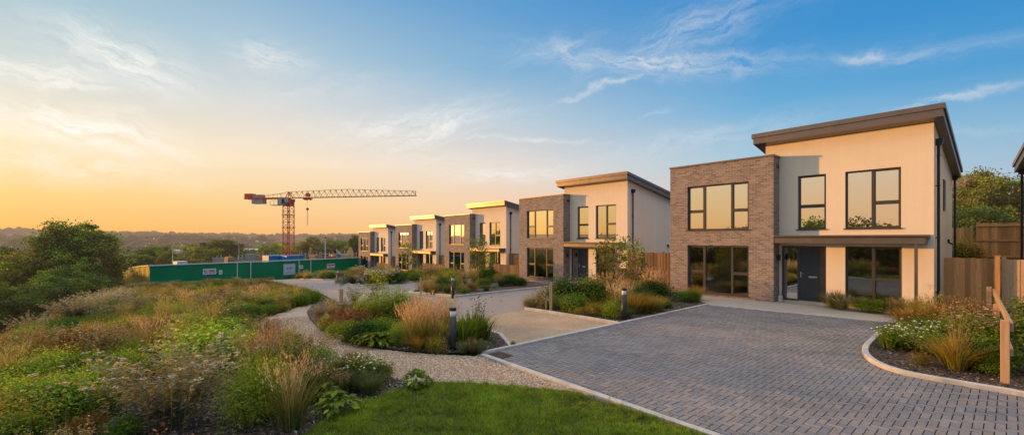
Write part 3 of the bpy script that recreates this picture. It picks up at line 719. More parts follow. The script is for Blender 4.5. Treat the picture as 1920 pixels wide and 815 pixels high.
e = board_fence((-.22, 20.42), (1.5, 20.42), 1.84, 0, 'pale board fence right of the tall brown gate', 'fence_pale', bw=.13)
gp_ = empty('gate_post', (-.30, 20.30, 0), 0, 'stout timber gate post between the brown and pale boards', 'post')
MB().box(-.075, .055, -.06, .06, -.3, 1.93).build('post_shaft', M['fence'], gp_, bevel=.006); MB().prism([(-.085, -.07), (.065, -.07), (.065, .07), (-.085, .07)], 1.93, 1.955).build('post_cap', M['fence'], gp_)
# back garden: sleeper wall, far fences on the terrace
b = MB(); 
for k in range(6): b.box(-6, 8, 28.9, 29.15, .1+.24*k, .335+.24*k)
tag(b.build('retaining_wall', M['fence_pale']), 'low pale sleeper wall below the back garden fences', 'wall')
board_fence((-5, 31.6), (-1.28, 31.2), 3.02, 1.3, 'orange-brown fence painted as sunlit at the back of the garden', 'fence_lit')
board_fence((-1.15, 31.0), (6.0, 31.6), 3.22, 1.3, 'taller weathered fence with rails behind the right-hand plot', 'fence', rails=True)
# low fence along the right bed: sloping rail and stout front post
px_, py_ = -.08, 11.25
fr = empty('low_fence', (px_, py_, 0), 0, 'low timber post and rail fence beside the right-hand flower bed', 'fence')
MB().box(-.055, .055, -.05, .05, -.3, 1.09).build('post', M['post'], fr, bevel=.006)
MB().box(-.40, -.30, 7.0, 7.1, -.3, 1.12).build('post', M['post'], fr, bevel=.006)
MB().box(-.20, -.10, 3.5, 3.6, -.3, 1.0).build('post', M['post'], fr, bevel=.006)
b = MB(); b.bar((.075, .0, .98), (-.27, 7.1, 1.0), .04, .14); b.bar((.075, 0, .55), (-.27, 7.1, .57), .04, .12)
b.build('rail', M['post'], fr)
# fences between the houses of the row
for (gx0, gx1, gy, z0, nm) in ((-14.95, -10.5, 20.6, -.2, 'the nearest and second houses'), (-28.9, -23.8, 23.4, -.7, 'the second and third houses'),
                               (-43.3, -37.7, 25.2, -1.3, 'the third and fourth houses'), (-57.5, -52.1, 26.4, -1.9, 'the fourth and farthest houses')):
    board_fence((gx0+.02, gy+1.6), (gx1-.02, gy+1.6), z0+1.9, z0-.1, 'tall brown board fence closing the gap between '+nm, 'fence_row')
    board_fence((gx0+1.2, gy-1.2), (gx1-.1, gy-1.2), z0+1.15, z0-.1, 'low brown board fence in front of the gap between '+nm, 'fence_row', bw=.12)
# ================================================================== PLANT GENERATORS (real leaf and blade geometry)
def unit(v): return v/np.maximum(1e-9, np.linalg.norm(v, axis=1, keepdims=True))
def leaf_quads(cen, nrm, L, W, col, fold=.0, along=None):
    n = len(cen); nrm = unit(nrm)
    t = along if along is not None else rng.normal(0, 1, (n, 3))
    t = unit(t-nrm*np.sum(t*nrm, 1, keepdims=True)); b = np.cross(nrm, t)
    L = np.broadcast_to(np.asarray(L, float).reshape(-1, 1), (n, 1)); W = np.broadcast_to(np.asarray(W, float).reshape(-1, 1), (n, 1))
    V = np.stack([cen-t*L/2, cen+b*W/2+nrm*W*fold, cen+t*L/2, cen-b*W/2+nrm*W*fold], 1).reshape(-1, 3)
    return V, np.arange(4*n).reshape(-1, 4), np.repeat(col, 4, 0)
def blade_quads(base, dirxy, h, lean, w, c0, c1, segs=(0, .45, .8, 1.)):
    n = len(base); h = np.broadcast_to(np.asarray(h, float), (n,)); lean = np.broadcast_to(np.asarray(lean, float), (n,)); w = np.broadcast_to(np.asarray(w, float), (n,))
    side = np.c_[-dirxy[:, 1], dirxy[:, 0], np.zeros(n)]; V = np.empty((n, len(segs), 2, 3)); C = np.empty((n, len(segs), 2, 3))
    for k, s in enumerate(segs):
        off = (lean*h*(.35*s+.65*s*s))[:, None]*dirxy
        z = h*s*(1-.28*np.minimum(1.2, lean)*s*s)
        p = base+np.c_[off, z]; ww = (w*(1-.9*s**2)/2)[:, None]
        V[:, k, 0] = p-side*ww; V[:, k, 1] = p+side*ww
        C[:, k, :] = (c0*(1-s)+c1*s)[:, None, :]
    q = []; m = len(segs)
    for k in range(m-1): q.append([2*k, 2*k+1, 2*k+3, 2*k+2])
    Q = (np.arange(n)[:, None, None]*2*m+np.array(q)).reshape(-1, 4)
    tip = base+np.c_[(lean*h)[:, None]*dirxy, h*(1-.28*np.minimum(1.2, lean))]
    return V.reshape(-1, 3), Q, C.reshape(-1, 3), tip
def rdir(n):
    a = rng.uniform(0, 2*math.pi, n); return np.c_[np.cos(a), np.sin(a)]
def pick(pal, n, jit=.18):
    pal = np.array(pal, float); return pal[rng.integers(0, len(pal), n)]*rng.uniform(1-jit, 1+jit, (n, 1))
GREEN = [(.105, .165, .020), (.13, .19, .026), (.08, .135, .018)]
LIME = [(.20, .27, .03), (.16, .24, .028), (.25, .29, .04)]
DARK = [(.04, .085, .018), (.055, .105, .022), (.032, .066, .016)]
OLIVE = [(.155, .16, .042), (.125, .14, .034), (.195, .175, .045)]
TAN = [(.33, .26, .11), (.26, .21, .075), (.39, .31, .16)]
PINK = [(.46, .28, .19), (.40, .24, .15), (.52, .34, .24)]
RUST = [(.22, .075, .032), (.28, .105, .04), (.16, .058, .025)]
SILVER = [(.25, .28, .23), (.33, .35, .30), (.19, .23, .17)]
WHITEF = [(.58, .43, .37), (.50, .36, .30), (.64, .52, .45)]
AMBER = [(.36, .19, .035), (.30, .20, .035), (.42, .25, .06)]
for _p in (GREEN, LIME, DARK, OLIVE, TAN, PINK, RUST, AMBER):
    _p[:] = [(min(.8, r_*1.32), min(.8, g_*1.28), b_*1.0) for r_, g_, b_ in _p]
def shrub_mesh(name, h, w, clumps, per, L, W, pal, tall=.0, tipcol=None, loose=.19):
    v = rng.normal(0, 1, (clumps, 3)); v[:, 2] = np.abs(v[:, 2])-.25; v = unit(v); rad = rng.uniform(.55, 1.02, clumps)[:, None]
    cc = v*rad*np.array([w/2, w/2, h*.52])+np.array([0, 0, h*.46])
    cc[:, 2] = np.maximum(cc[:, 2], h*.06)
    n = clumps*per; ci = np.repeat(np.arange(clumps), per)
    sg = rng.uniform(.6, 1.3, clumps)[ci][:, None]*loose*min(w, h)
    p = cc[ci]+rng.normal(0, 1, (n, 3))*sg*np.array([1, 1, 1+tall]); p[:, 2] = np.abs(p[:, 2])
    core = np.array([0, 0, h*.35]); out = p-core
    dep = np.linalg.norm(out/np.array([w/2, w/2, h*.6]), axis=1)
    col = pick(pal, clumps, .3)[ci]*rng.uniform(.72, 1.28, (n, 1))*np.clip(.45+.55*dep, .4, 1.15)[:, None]  # leaves near the core darkened: inner shade painted into their colour
    if tipcol is not None:
        m = (dep > .95) & (rng.random(n) < .4); col[m] = pick(tipcol, m.sum())
    nr = unit(out)+rng.normal(0, .65, (n, 3))+np.array([0, 0, .45])
    al = unit(out)*.8+rng.normal(0, .6, (n, 3))+np.array([0, 0, .35+tall])
    V, Q, C = leaf_quads(p, nr, L*rng.uniform(.6, 1.35, n), W*rng.uniform(.6, 1.35, n), col, .18, al)
    # a few woody stems
    k = 14; d = rdir(k); b = np.c_[rng.normal(0, w*.06, (k, 2)), np.zeros(k)]
    V2, Q2, C2, _ = blade_quads(b, d, h*rng.uniform(.5, .95, k), rng.uniform(.1, .5, k), .012, np.tile((.06, .045, .03), (k, 1)), np.tile((.05, .05, .02), (k, 1)))
    V, Q, C = joinq([(V, Q, C), (V2, Q2, C2)])
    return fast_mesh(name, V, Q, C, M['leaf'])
def grass_parts(name, n, h, r0, lean, w, base, tip, heads=0, headcol=None, headL=.16, headW=.028, hv=.25, up=0.):
    d = rdir(n); b = np.c_[d*np.abs(rng.normal(0, r0, (n, 1))), np.zeros(n)]
    V, Q, C, tp = blade_quads(b, d, h*rng.uniform(1-hv, 1+hv*.4, n), np.abs(rng.normal(lean, lean*.5, n)), w, pick(base, n), pick(tip, n))
    out = [('blades', fast_mesh(name, V, Q, C, M['leaf']))]
    if heads:
        d = rdir(heads); b = np.c_[d*np.abs(rng.normal(0, r0*.8, (heads, 1))), np.zeros(heads)]
        hh = h*rng.uniform(1.0, 1.45, heads)
        Vs, Qs, Cs, tp = blade_quads(b, d, hh, np.abs(rng.normal(lean*.45, lean*.25, heads)), .006, pick(base, heads), pick(headcol, heads))
        parts = [(Vs, Qs, Cs)]
        for k in range(9):
            dr = np.c_[d*.35, np.ones(heads)]+rng.normal(0, .13, (heads, 3))
            c = tp+unit(dr)*(k-4)*headL*.10+rng.normal(0, headW*.35, (heads, 3))
            parts.append(leaf_quads(c, np.c_[rng.normal(0, 1, (heads, 2)), rng.normal(0, .2, heads)], headL*rng.uniform(.16, .34, heads), headW*rng.uniform(.25, .55, heads), pick(headcol, heads, .25), 0, dr))
        V, Q, C = joinq(parts)
        out.append(('seed_heads', fast_mesh(name+'_heads', V, Q, C, M['dry'])))
    return out
def flower_parts(name, n, h, r0, leafpal, flcol, fr=.05, umbel=9, fs=.022, lean=.25, leaves=14, leafL=.06, leafW=.016, flowers='flowers', stem=(.10, .09, .04), hv=.35, spike=False):
    d = rdir(n); b = np.c_[d*np.abs(rng.normal(0, r0*.45, (n, 1))), np.zeros(n)]
    hh = h*rng.uniform(1-hv, 1.05, n); ln = np.abs(rng.normal(lean, lean*.5, n))
    V, Q, C, tp = blade_quads(b, d, hh, ln, .0075, np.tile(stem, (n, 1)), np.tile(stem, (n, 1))*1.2)
    m = n*leaves; si = np.repeat(np.arange(n), leaves); s = rng.uniform(.08, .95, m)
    off = (ln[si]*hh[si]*(.35*s+.65*s*s))[:, None]*d[si]; z = hh[si]*s*(1-.28*ln[si]*s*s)
    dr = np.c_[rdir(m), rng.uniform(.1, .9, m)]
    p = b[si]+np.c_[off, z]+unit(dr)*leafL*.5
    Vl, Ql, Cl = leaf_quads(p, np.c_[rng.normal(0, .5, (m, 2)), np.ones(m)], leafL*rng.uniform(.5, 1.3, m), leafW*rng.uniform(.6, 1.4, m), pick(leafpal, m, .3)*(.55+.6*s)[:, None], .1, dr)
    V, Q, C = joinq([(V, Q, C), (Vl, Ql, Cl)])
    out = [('foliage', fast_mesh(name, V, Q, C, M['leaf']))]
    if flcol is not None:
        k = n*umbel; si = np.repeat(np.arange(n), umbel)
        if spike: o = np.c_[rng.normal(0, fs*.5, (k, 2)), -rng.uniform(0, fr*5, k)]
        else: o = np.c_[rng.normal(0, fr*.55, (k, 2)), rng.normal(0, fr*.16, k)]
        V, Q, C = leaf_quads(tp[si]+o, np.c_[rng.normal(0, .45, (k, 2)), np.ones(k)], fs*rng.uniform(.7, 1.4, k), fs*rng.uniform(.6, 1.2, k), pick(flcol, n, .2)[si]*rng.uniform(.75, 1.15, (k, 1)))
        out.append((flowers, fast_mesh(name+'_flowers', V, Q, C, M['dry'])))
    return out
def rosette_mesh(name, n, h, r, L, W, pal):
    d = rdir(n); t = rng.uniform(.1, 1, n)
    p = np.c_[d*(r*t)[:, None], h*(.25+.75*(1-t**2))*rng.uniform(.7, 1.1, n)]
    nr = np.c_[d*.55*t[:, None], np.ones(n)]+rng.normal(0, .25, (n, 3)); al = np.c_[d, -.35*t+.25]
    V, Q, C = leaf_quads(p, nr, L*rng.uniform(.7, 1.25, n), W*rng.uniform(.7, 1.25, n), pick(pal, n, .3)*rng.uniform(.6, 1.15, (n, 1)), .2, al)
    return fast_mesh(name, V, Q, C, M['leaf'])
def tree_parts(name, H, cw, ch, clumps, per, leaf, pal, trunk=.22, limbs=9, base_frac=None, lean=0., hz=True, multi=1, flat=1., bark='bark', sig=.085, inner=.35):
    cz = H-ch/2; b = MB(); ends = []
    for mstem in range(multi):
        a0 = rng.uniform(0, 6.28); sp = .05*H*(multi > 1)
        top = Vector((lean*H+sp*3*math.cos(a0), sp*3*math.sin(a0), H-ch*.35)); pts = []
        for k in range(7):
            t = k/6; pts.append(Vector((sp*.4*math.cos(a0), sp*.4*math.sin(a0), -.3)).lerp(top, t)+Vector((rng.normal(0, .012*H), rng.normal(0, .012*H), 0))*(t > 0))
        b.tube(pts, [trunk*(1.25 if k == 0 else 1)*(1-.78*k/6) for k in range(7)], 8)
        for j in range(limbs):
            t = rng.uniform(.38, .98); i = int(t*6); p0 = pts[i].lerp(pts[min(i+1, 6)], t*6-i)
            v = unit(rng.normal(0, 1, (1, 3)))[0]; v[2] = abs(v[2])*.8+.1
            e = Vector((v[0]*cw*.36+p0.x*.6, v[1]*cw*.36+p0.y*.6, min(H*.94, max(p0.z+.05*H, cz+v[2]*ch*.36))))
            md = p0.lerp(e, .5)+Vector((0, 0, -.03*H))+Vector(rng.normal(0, .02*H, 3))
            r0 = trunk*(1-.78*t)*.6
            b.tube([p0, p0.lerp(md, .5)+Vector((0, 0, -.01*H)), md, md.lerp(e, .5), e], [r0, r0*.8, r0*.6, r0*.4, r0*.15], 5); ends.append(e)
            for q in range(2):
                e2 = md.lerp(e, rng.uniform(.2, .8))+Vector(rng.normal(0, .07*cw, 3)); b.tube([md, md.lerp(e2, .5)+Vector((0, 0, .02*H)), e2], [r0*.45, r0*.3, r0*.1], 4); ends.append(e2)
    tm = b.mesh(name+'_trunk', M[bark], True)
    # crown: clumps around limb ends and on an uneven shell
    E = np.array([tuple(e) for e in ends]); k1 = min(len(E)*2, clumps//4)
    c1 = E[rng.integers(0, len(E), k1)]+rng.normal(0, .05*cw, (k1, 3))
    k2 = clumps-k1; v = unit(rng.normal(0, 1, (k2, 3)))
    lump = 1+.20*np.sin(v[:, 0]*4.1+rng.uniform(0, 6))*np.sin(v[:, 1]*3.7+rng.uniform(0, 6))+.12*np.sin(v[:, 2]*6+v[:, 0]*5)
    rr = rng.uniform(inner, 1, k2)**.5*lump
    c2 = v*rr[:, None]*np.array([cw/2, cw/2, ch/2*flat])+np.array([lean*H, 0, cz]); cc = np.r_[c1, c2]
    cc = cc[rng.random(len(cc)) < .93]; K = len(cc); ci = np.repeat(np.arange(K), per); n = K*per
    sg = rng.uniform(.5, 1.3, K)[ci][:, None]*sig*cw
    p = cc[ci]+rng.normal(0, 1, (n, 3))*sg*np.array([1, 1, .62])
    out = p-np.array([lean*H, 0, cz-.1*ch])
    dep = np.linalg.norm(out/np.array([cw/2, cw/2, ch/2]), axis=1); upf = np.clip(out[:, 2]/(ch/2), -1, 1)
    col = pick(pal, K, .35)[ci]*rng.uniform(.7, 1.3, (n, 1))*np.clip(.5+.35*dep+.2*upf, .3, 1.2)[:, None]  # crown shading painted in: darker inside and below, lighter on top
    V, Q, C = leaf_quads(p, unit(out)*.6+rng.normal(0, .7, (n, 3))+np.array([0, 0, .5]), leaf*rng.uniform(.6, 1.4, n), leaf*.62*rng.uniform(.6, 1.4, n), col, .15)
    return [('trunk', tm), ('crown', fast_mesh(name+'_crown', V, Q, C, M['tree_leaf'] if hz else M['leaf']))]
# ---- kinds of plant: list of variants, each a list of (part name, mesh); a single part stands as the thing itself
K = {}
K['green'] = ('green_shrub', 'green shrub', [[('', shrub_mesh('green_shrub', .8, 1.0, 95, 48, .072, .04, GREEN))] for _ in range(2)])
K['lime'] = ('lime_green_shrub', 'lime green shrub', [[('', shrub_mesh('lime_shrub', .8, 1.0, 95, 48, .066, .034, LIME, .3))] for _ in range(2)])
K['dark'] = ('dark_green_shrub', 'dark green shrub', [[('', shrub_mesh('dark_shrub', .8, 1.0, 95, 48, .075, .042, DARK))] for _ in range(2)])
K['olive'] = ('olive_shrub', 'olive shrub', [[('', shrub_mesh('olive_shrub', .8, 1.0, 90, 50, .06, .026, OLIVE+GREEN[:1], .5, AMBER))] for _ in range(2)])
K['feathery'] = ('feathery_shrub', 'feathery shrub', [[('', shrub_mesh('feathery_shrub', .8, .95, 150, 56, .06, .015, [(.24, .36, .03), (.19, .31, .03), (.30, .40, .04)], .9, None, .15))] for _ in range(2)])
K['amber'] = ('amber_shrub', 'amber shrub', [[('', shrub_mesh('amber_shrub', .8, 1.0, 85, 46, .06, .03, AMBER+OLIVE, .3, RUST))] for _ in range(2)])
K['silver'] = ('silver_shrub', 'silver shrub', [[('', shrub_mesh('silver_shrub', .8, 1.1, 90, 50, .055, .014, SILVER, .6))]])
K['laurel'] = ('glossy_shrub', 'glossy shrub', [[('', shrub_mesh('laurel_shrub', 1.0, 1.0, 70, 26, .12, .055, GREEN+LIME[1:2], .2))] for _ in range(2)])
K['rosette'] = ('leafy_plant', 'plant', [[('', rosette_mesh('rosette', 120, .28, .30, .13, .07, LIME[1:]+GREEN))] for _ in range(2)])
K['rust'] = ('flowering_perennial', 'flower', [flower_parts('rust_perennial', 90, .55, .42, RUST+DARK[:1], RUST, .03, 10, .03, .3, 12, .05, .018, 'seed_heads', (.12, .05, .03), spike=True) for _ in range(2)])
K['umbel'] = ('flowering_perennial', 'flower', [flower_parts('umbel_perennial', 105, 1.0, .36, SILVER+OLIVE[2:]+TAN[:2], WHITEF+PINK[2:], .024, 12, .018, .40, 46, .062, .016, 'flowers', (.20, .19, .09)) for _ in range(2)])
K['pinkfl'] = ('flowering_perennial', 'flower', [flower_parts('pink_perennial', 60, .8, .35, OLIVE+GREEN[:2], [(.55, .26, .25), (.5, .3, .27), (.62, .38, .33)], .03, 8, .024, .34, 30, .065, .02) for _ in range(2)])
K['daisy'] = ('flowering_perennial', 'flower', [flower_parts('daisy_plant', 46, .45, .42, GREEN+LIME[:1], [(.78, .76, .72)], .008, 3, .03, .35, 34, .07, .018) for _ in range(2)])
K['brownfl'] = ('flowering_perennial', 'flower', [flower_parts('brown_perennial', 90, .75, .36, OLIVE+TAN[1:2], [(.42, .27, .13), (.50, .33, .18), (.34, .2, .09)], .035, 9, .028, .28, 18, .05, .015, 'seed_heads', spike=True) for _ in range(2)])
K['dots'] = ('seedhead_plant', 'plant', [flower_parts('dark_seedhead', 26, 1.0, .25, GREEN+OLIVE, [(.035, .018, .014)], .010, 6, .032, .22, 9, .07, .02, 'seed_heads', (.12, .09, .05)) for _ in range(2)])
K['whitebush'] = ('flowering_perennial', 'flower', [flower_parts('white_flower_bush', 60, .95, .3, GREEN+OLIVE, [(.72, .66, .56)], .05, 8, .04, .3, 18, .06, .022)])
K['pinkgrass'] = ('ornamental_grass', 'grass', [grass_parts('pink_grass', 260, .58, .08, .48, .009, OLIVE+GREEN[:2], OLIVE+TAN[:2]+PINK[:1], 64, PINK, .20, .024) for _ in range(2)])
K['tangrass'] = ('ornamental_grass', 'grass', [grass_parts('tan_grass', 330, .60, .08, .40, .010, OLIVE+TAN[1:2], TAN, 60, TAN, .17, .022) for _ in range(2)])
K['goldgrass'] = ('ornamental_grass', 'grass', [grass_parts('gold_grass', 420, .55, .07, .62, .010, LIME[:1]+OLIVE, AMBER+TAN[:1]) for _ in range(2)])
K['bluegrass'] = ('ornamental_grass', 'grass', [grass_parts('green_tussock', 380, .5, .07, .6, .010, GREEN+SILVER[2:], [(.12, .15, .07), (.2, .2, .12)]) for _ in range(2)])
K['strap'] = ('leafy_plant', 'plant', [grass_parts('strap_leaf', 150, .62, .10, .42, .034, GREEN+DARK[:1], GREEN+LIME[1:2]) for _ in range(2)])
K['willow'] = ('willowy_shrub', 'willowy shrub', [flower_parts('upright_leafy_shrub', 75, 1.0, .38, LIME[:2]+GREEN[:2], None, lean=.28, leaves=34, leafL=.10, leafW=.02, stem=(.10, .12, .04), hv=.4) for _ in range(2)])
def sap(pal, **kw): return tree_parts('sapling', 2.6, 1.25, 1.9, 110, 9, .10, pal, .028, 11, hz=False, bark='pale_bark', sig=.085, **kw)
K['sapling'] = ('sapling', 'tree', [sap(OLIVE+LIME), sap(OLIVE+LIME+GREEN[:1], multi=3)])
NAME_COUNT = {}
PROTO = {}
def plant(kind, x, y, h, label, group=None, rz=None, var=None, wide=1., z=None):
    name, cat, variants = K[kind]
    vi = rng.integers(0, len(variants)) if var is None else var
    key = (kind, int(vi)); parts = variants[vi]
    if key not in PROTO:
        zt = max(v.co.z for v in parts[0][1].vertices); PROTO[key] = zt
    s = h/PROTO[key]; rz = rng.uniform(0, 6.28) if rz is None else rz
    zz = (gz(x, y) if z is None else z)+.015
    if len(parts) == 1: o = link(name, parts[0][1], None, (x, y, zz), (0, 0, rz))
    else:
        o = empty(name, (x, y, zz), rz)
        for pn, me in parts: link(pn, me, o)
    o.scale = (s*wide, s*wide, s)
    return tag(o, label, cat, group)
PLACED = []
def pp(kind, px, py, h, label, **kw):
    x, y = at_ground(px, py); PLACED.append((x, y)); f = (1.18 if K[kind][0].endswith('shrub') else 1.05)*(1.22 if x < -7.4 and y > 10 else 1.08)
    return plant(kind, x, y, h*f, label, **kw)
# ================================================================== BED BETWEEN GRAVEL PATH AND ROAD
C_ = ' in the bed inside the gravel path bend'
K['stalks'] = ('ornamental_grass', 'grass', [grass_parts('tan_stalks', 34, .8, .05, .3, .010, TAN, TAN, 26, TAN, .14, .02)])
def many(kind, spots, label, group, **kw):
    for (px, py, h) in spots: pp(kind, px, py, h, label, group=group, **kw)
pp('umbel', 600, 600, .5, 'cream-flowered low perennial at the left tip of the bed inside the path bend')
pp('tangrass', 622, 596, .45, 'short tan grass beside the cream flowers at the bed tip inside the path bend')
pp('pinkfl', 640, 590, .55, 'pinkish flowering perennial below the short wooden post in the path-bend bed')
pp('rust', 640, 622, .55, 'deep rust-red perennial facing the gravel path, left one of two', wide=1.3)
pp('rust', 672, 618, .6, 'deep rust-red perennial facing the gravel path, right one of two', wide=1.2)
pp('lime', 612, 618, .4, 'small yellow-green mound at the path edge below the cream flowers')
pp('green', 655, 640, .5, 'green mound directly in front of the rust-red perennials at the path edge')
pp('lime', 628, 632, .38, 'lime mound at the path edge left of the rust-red perennials')
pp('dark', 690, 640, .55, 'dark green bush right of the rust-red perennials')
pp('dark', 668, 642, .45, 'dark low bush at the gravel edge under the rust-red perennials')
pp('lime', 690, 596, .7, 'yellow-green bush behind the rust-red perennials', wide=1.1)
pp('olive', 668, 590, .6, 'olive bush behind the rust-red perennials on the road side')
pp('willow', 735, 605, 1.0, 'tall bright green leafy shrub, highest in the path-bend bed', wide=1.2)
pp('willow', 715, 612, .85, 'bright leafy shrub left of the highest one in the path-bend bed', wide=1.1)
pp('willow', 752, 600, .85, 'bright leafy shrub right of the highest one in the path-bend bed')
pp('sapling', 706, 596, 1.25, 'wispy young sapling rising behind the bright leafy shrubs', var=0)
pp('whitebush', 664, 572, .8, 'white-flowered bush beside the short wooden post by the road', wide=1.2)
many('rosette', [(690, 648, .28), (706, 650, .3), (722, 648, .3), (700, 640, .28), (672, 647, .22)], 'broad-leaved green rosette at the gravel edge below the dark bush', 'broad-leaved rosettes at the gravel edge')
pp('green', 720, 632, .5, 'mid green bush behind the broad-leaved rosettes')
pp('feathery', 743, 648, .5, 'bright yellow-green feathery bush left of the pink grasses', wide=.95)
pp('lime', 752, 636, .45, 'lime bush tucked behind the feathery bush by the pink grasses')
for i, (px, py, h) in enumerate([(772, 650, .62), (795, 650, .72), (818, 648, .64), (800, 630, .7), (772, 626, .62), (826, 632, .6)]):
    pp('pinkgrass', px, py, h, 'tall pinkish plume grass in the clump left of the main bollard', group='plume grasses left of the main bollard')
pp('goldgrass', 783, 658, .35, 'low golden tussock at the gravel edge under the plume grasses')
pp('olive', 818, 660, .42, 'olive tussocky shrub between plume grasses and the main bollard')
pp('strap', 872, 648, .62, 'dark strap-leaved clump just right of the main bollard', wide=1.1)
pp('strap', 888, 640, .68, 'tallest strap-leaved clump behind the brown dead grass', wide=1.1)
pp('strap', 903, 640, .55, 'strap-leaved clump nearest the tan apron')
pp('strap', 858, 640, .5, 'small strap-leaved clump half behind the main bollard')
pp('dots', 905, 645, 1.0, 'dark seed heads on tall thin stems right of the main bollard', wide=.8)
pp('dots', 893, 640, .95, 'second tall dark-headed plant beside the tan apron', wide=.7)
pp('dots', 928, 646, .4, 'short dark-headed stems near the kerb corner')
pp('brownfl', 884, 661, .3, 'low brown dying clump at the foot of the strap leaves', wide=1.3)
pp('bluegrass', 902, 662, .28, 'small bright green tuft beside the brown dying clump')
pp('bluegrass', 868, 662, .24, 'thin pale grass tuft at the foot of the main bollard')
pp('olive', 962, 649, .14, 'tiny weed on bare bark at the right tip of the bed')
pp('green', 792, 606, .55, 'green bush on the road side behind the plume grasses')
pp('tangrass', 840, 618, .6, 'hazy tan grass behind the main bollard on the road side')
# ================================================================== BED IN FRONT OF NEAREST AND SECOND HOUSES
pp('sapling', 1146, 572, 1.82, 'multi-stemmed young tree in front of the second house', var=1, wide=.95)
pp('sapling', 1188, 566, 1.68, 'second young tree right of the multi-stemmed one', var=0, wide=1.0)
for i, (px, py, h, k, lab) in enumerate([
  (993, 577, .42, 'olive', 'low olive shrub at the far left tip of the middle bed'), (1008, 573, .42, 'brownfl', 'brownish low perennial near the left tip of the middle bed'),
  (1022, 579, .4, 'olive', 'olive shrub just left of the pale timber stake'), (1016, 566, .45, 'pinkfl', 'pinkish perennial behind the pale timber stake'),
  (1050, 580, .5, 'bluegrass', 'fine grass right of the pale timber stake'), (1064, 574, .95, 'dark', 'big dark glossy shrub right of the pale timber stake'),
  (1090, 572, .9, 'olive', 'big olive shrub in the centre of the middle bed'), (1112, 574, .95, 'green', 'big green shrub left of the multi-stemmed tree'),
  (1078, 586, .55, 'green', 'mid-size green shrub in front of the big dark glossy one'), (1112, 592, .42, 'amber', 'amber-leaved small shrub left of the middle bed bollard'),
  (1130, 592, .45, 'olive', 'small olive shrub under the multi-stemmed tree'), (1148, 596, .5, 'lime', 'lime leafy shrub just left of the middle bed bollard'),
  (1138, 575, .75, 'pinkgrass', 'pinkish plume grass under the multi-stemmed tree'), (1160, 584, .6, 'pinkgrass', 'plume grass just behind the middle bed bollard'),
  (1190, 588, .55, 'goldgrass', 'golden grass right of the middle bed bollard'), (1212, 587, .58, 'goldgrass', 'largest golden-green grass mound in the middle bed'),
  (1232, 583, .45, 'goldgrass', 'smaller golden grass mound towards the nearest house'), (1200, 572, .6, 'dark', 'dark bush beneath the second young tree'),
  (1225, 565, .75, 'dark', 'dark upright bush near the low fence'), (1215, 556, .7, 'pinkgrass', 'pink plume grass against the low fence'),
  (1245, 562, .5, 'silver', 'silver shrub near the low fence corner'), (1262, 566, .42, 'silver', 'silver shrub nearest the brick corner'),
  (1280, 566, .4, 'green', 'low green shrub by the brick corner of the nearest house'), (1298, 566, .38, 'green', 'last green shrub before the drive in the middle bed'),
  (1303, 562, .5, 'goldgrass', 'golden grass at the drive end of the middle bed'), (1175, 596, .3, 'bluegrass', 'small grass tuft at the foot of the middle bed bollard'),
  (1040, 566, .6, 'brownfl', 'brown seed-head perennial behind the pale timber stake'), (1085, 592, .3, 'olive', 'low olive groundcover near the apron kerb'),
  (1250, 578, .25, 'dark', 'low dark groundcover near the drive kerb'), (1180, 578, .55, 'tangrass', 'tan grass between the golden mounds and the young trees')]):
    pp(k, px, py, h, lab, wide=1.15)
# ================================================================== BEDS FURTHER ALONG THE ROW
pp('sapling', 897, 538, 2.15, 'young tree in the bed before the third house gap', var=0, wide=.95)
D = [(800,548,.6,'tangrass'),(812,552,.55,'tangrass'),(826,545,.75,'dark'),(838,550,.5,'bluegrass'),(852,543,.7,'lime'),(866,548,.45,'olive'),(872,536,.8,'brownfl'),(885,546,.5,'amber'),(905,540,.5,'green'),(916,538,.55,'dark'),(926,541,.38,'silver'),(940,537,.55,'bluegrass'),
     (952,536,.6,'dark'),(966,535,.55,'green'),(978,536,.45,'dark'),(822,534,.8,'olive'),(845,530,.8,'lime'),(900,528,1.0,'green'),(922,528,.8,'dark'),(948,527,.6,'silver'),(872,552,.3,'green'),(860,528,.9,'brownfl'),(890,530,.7,'pinkgrass'),(788,545,.45,'brownfl'),(935,530,.6,'amber'),(912,546,.35,'bluegrass'),(962,529,.5,'green')]
DN = {'tangrass':'tan grass','dark':'dark green bush','bluegrass':'soft green grass tuft','lime':'lime bush','olive':'olive bush','brownfl':'brown seed-head perennial','amber':'amber-leaved bush','green':'green bush','silver':'silver bush','pinkgrass':'pinkish plume grass','rust':'rust-red perennial','pinkfl':'pink-flowered perennial','umbel':'pale-flowered perennial','daisy':'white daisy plant','goldgrass':'golden grass','feathery':'feathery green bush','rosette':'leafy rosette','strap':'strap-leaved clump','laurel':'glossy leafy shrub','whitebush':'white-flowered bush','dots':'dark seed-head plant'}
for px, py, h, k in D: pp(k, px, py, h, DN[k]+' in the bed in front of the second and third houses', group=DN[k]+' plants before the second house', wide=1.1)
Es = [(770,519,2.8,0),(742,515,2.2,1)]
pp('sapling', 765, 520, 2.35, 'slim young tree in the bed before the fourth house', var=0)
pp('sapling', 690, 508, 2.4, 'slim young tree in front of the farthest house', var=0)
pp('sapling', 918, 528, 1.4, 'small young tree right of the one before the third house', var=1)
for _ in range(52):
    for B, nm, zone in ((BEDE, 'the bed before the third and fourth houses', 'third house'), (BEDF, 'the bed before the farthest houses', 'farthest houses')):
        xs = [p[0] for p in B]; ys = [p[1] for p in B]
        x, y = rng.uniform(min(xs), max(xs)), rng.uniform(min(ys), min(ys)+9)
        if inpoly(np.array([[x, y]]), B)[0]:
            k = rng.choice(['olive', 'green', 'dark', 'lime', 'tangrass', 'amber', 'silver', 'brownfl', 'bluegrass', 'whitebush'])
            plant(k, x, y, rng.uniform(.6, 1.2), DN[k]+' in '+nm, DN[k]+' plants before the '+zone, wide=1.3)
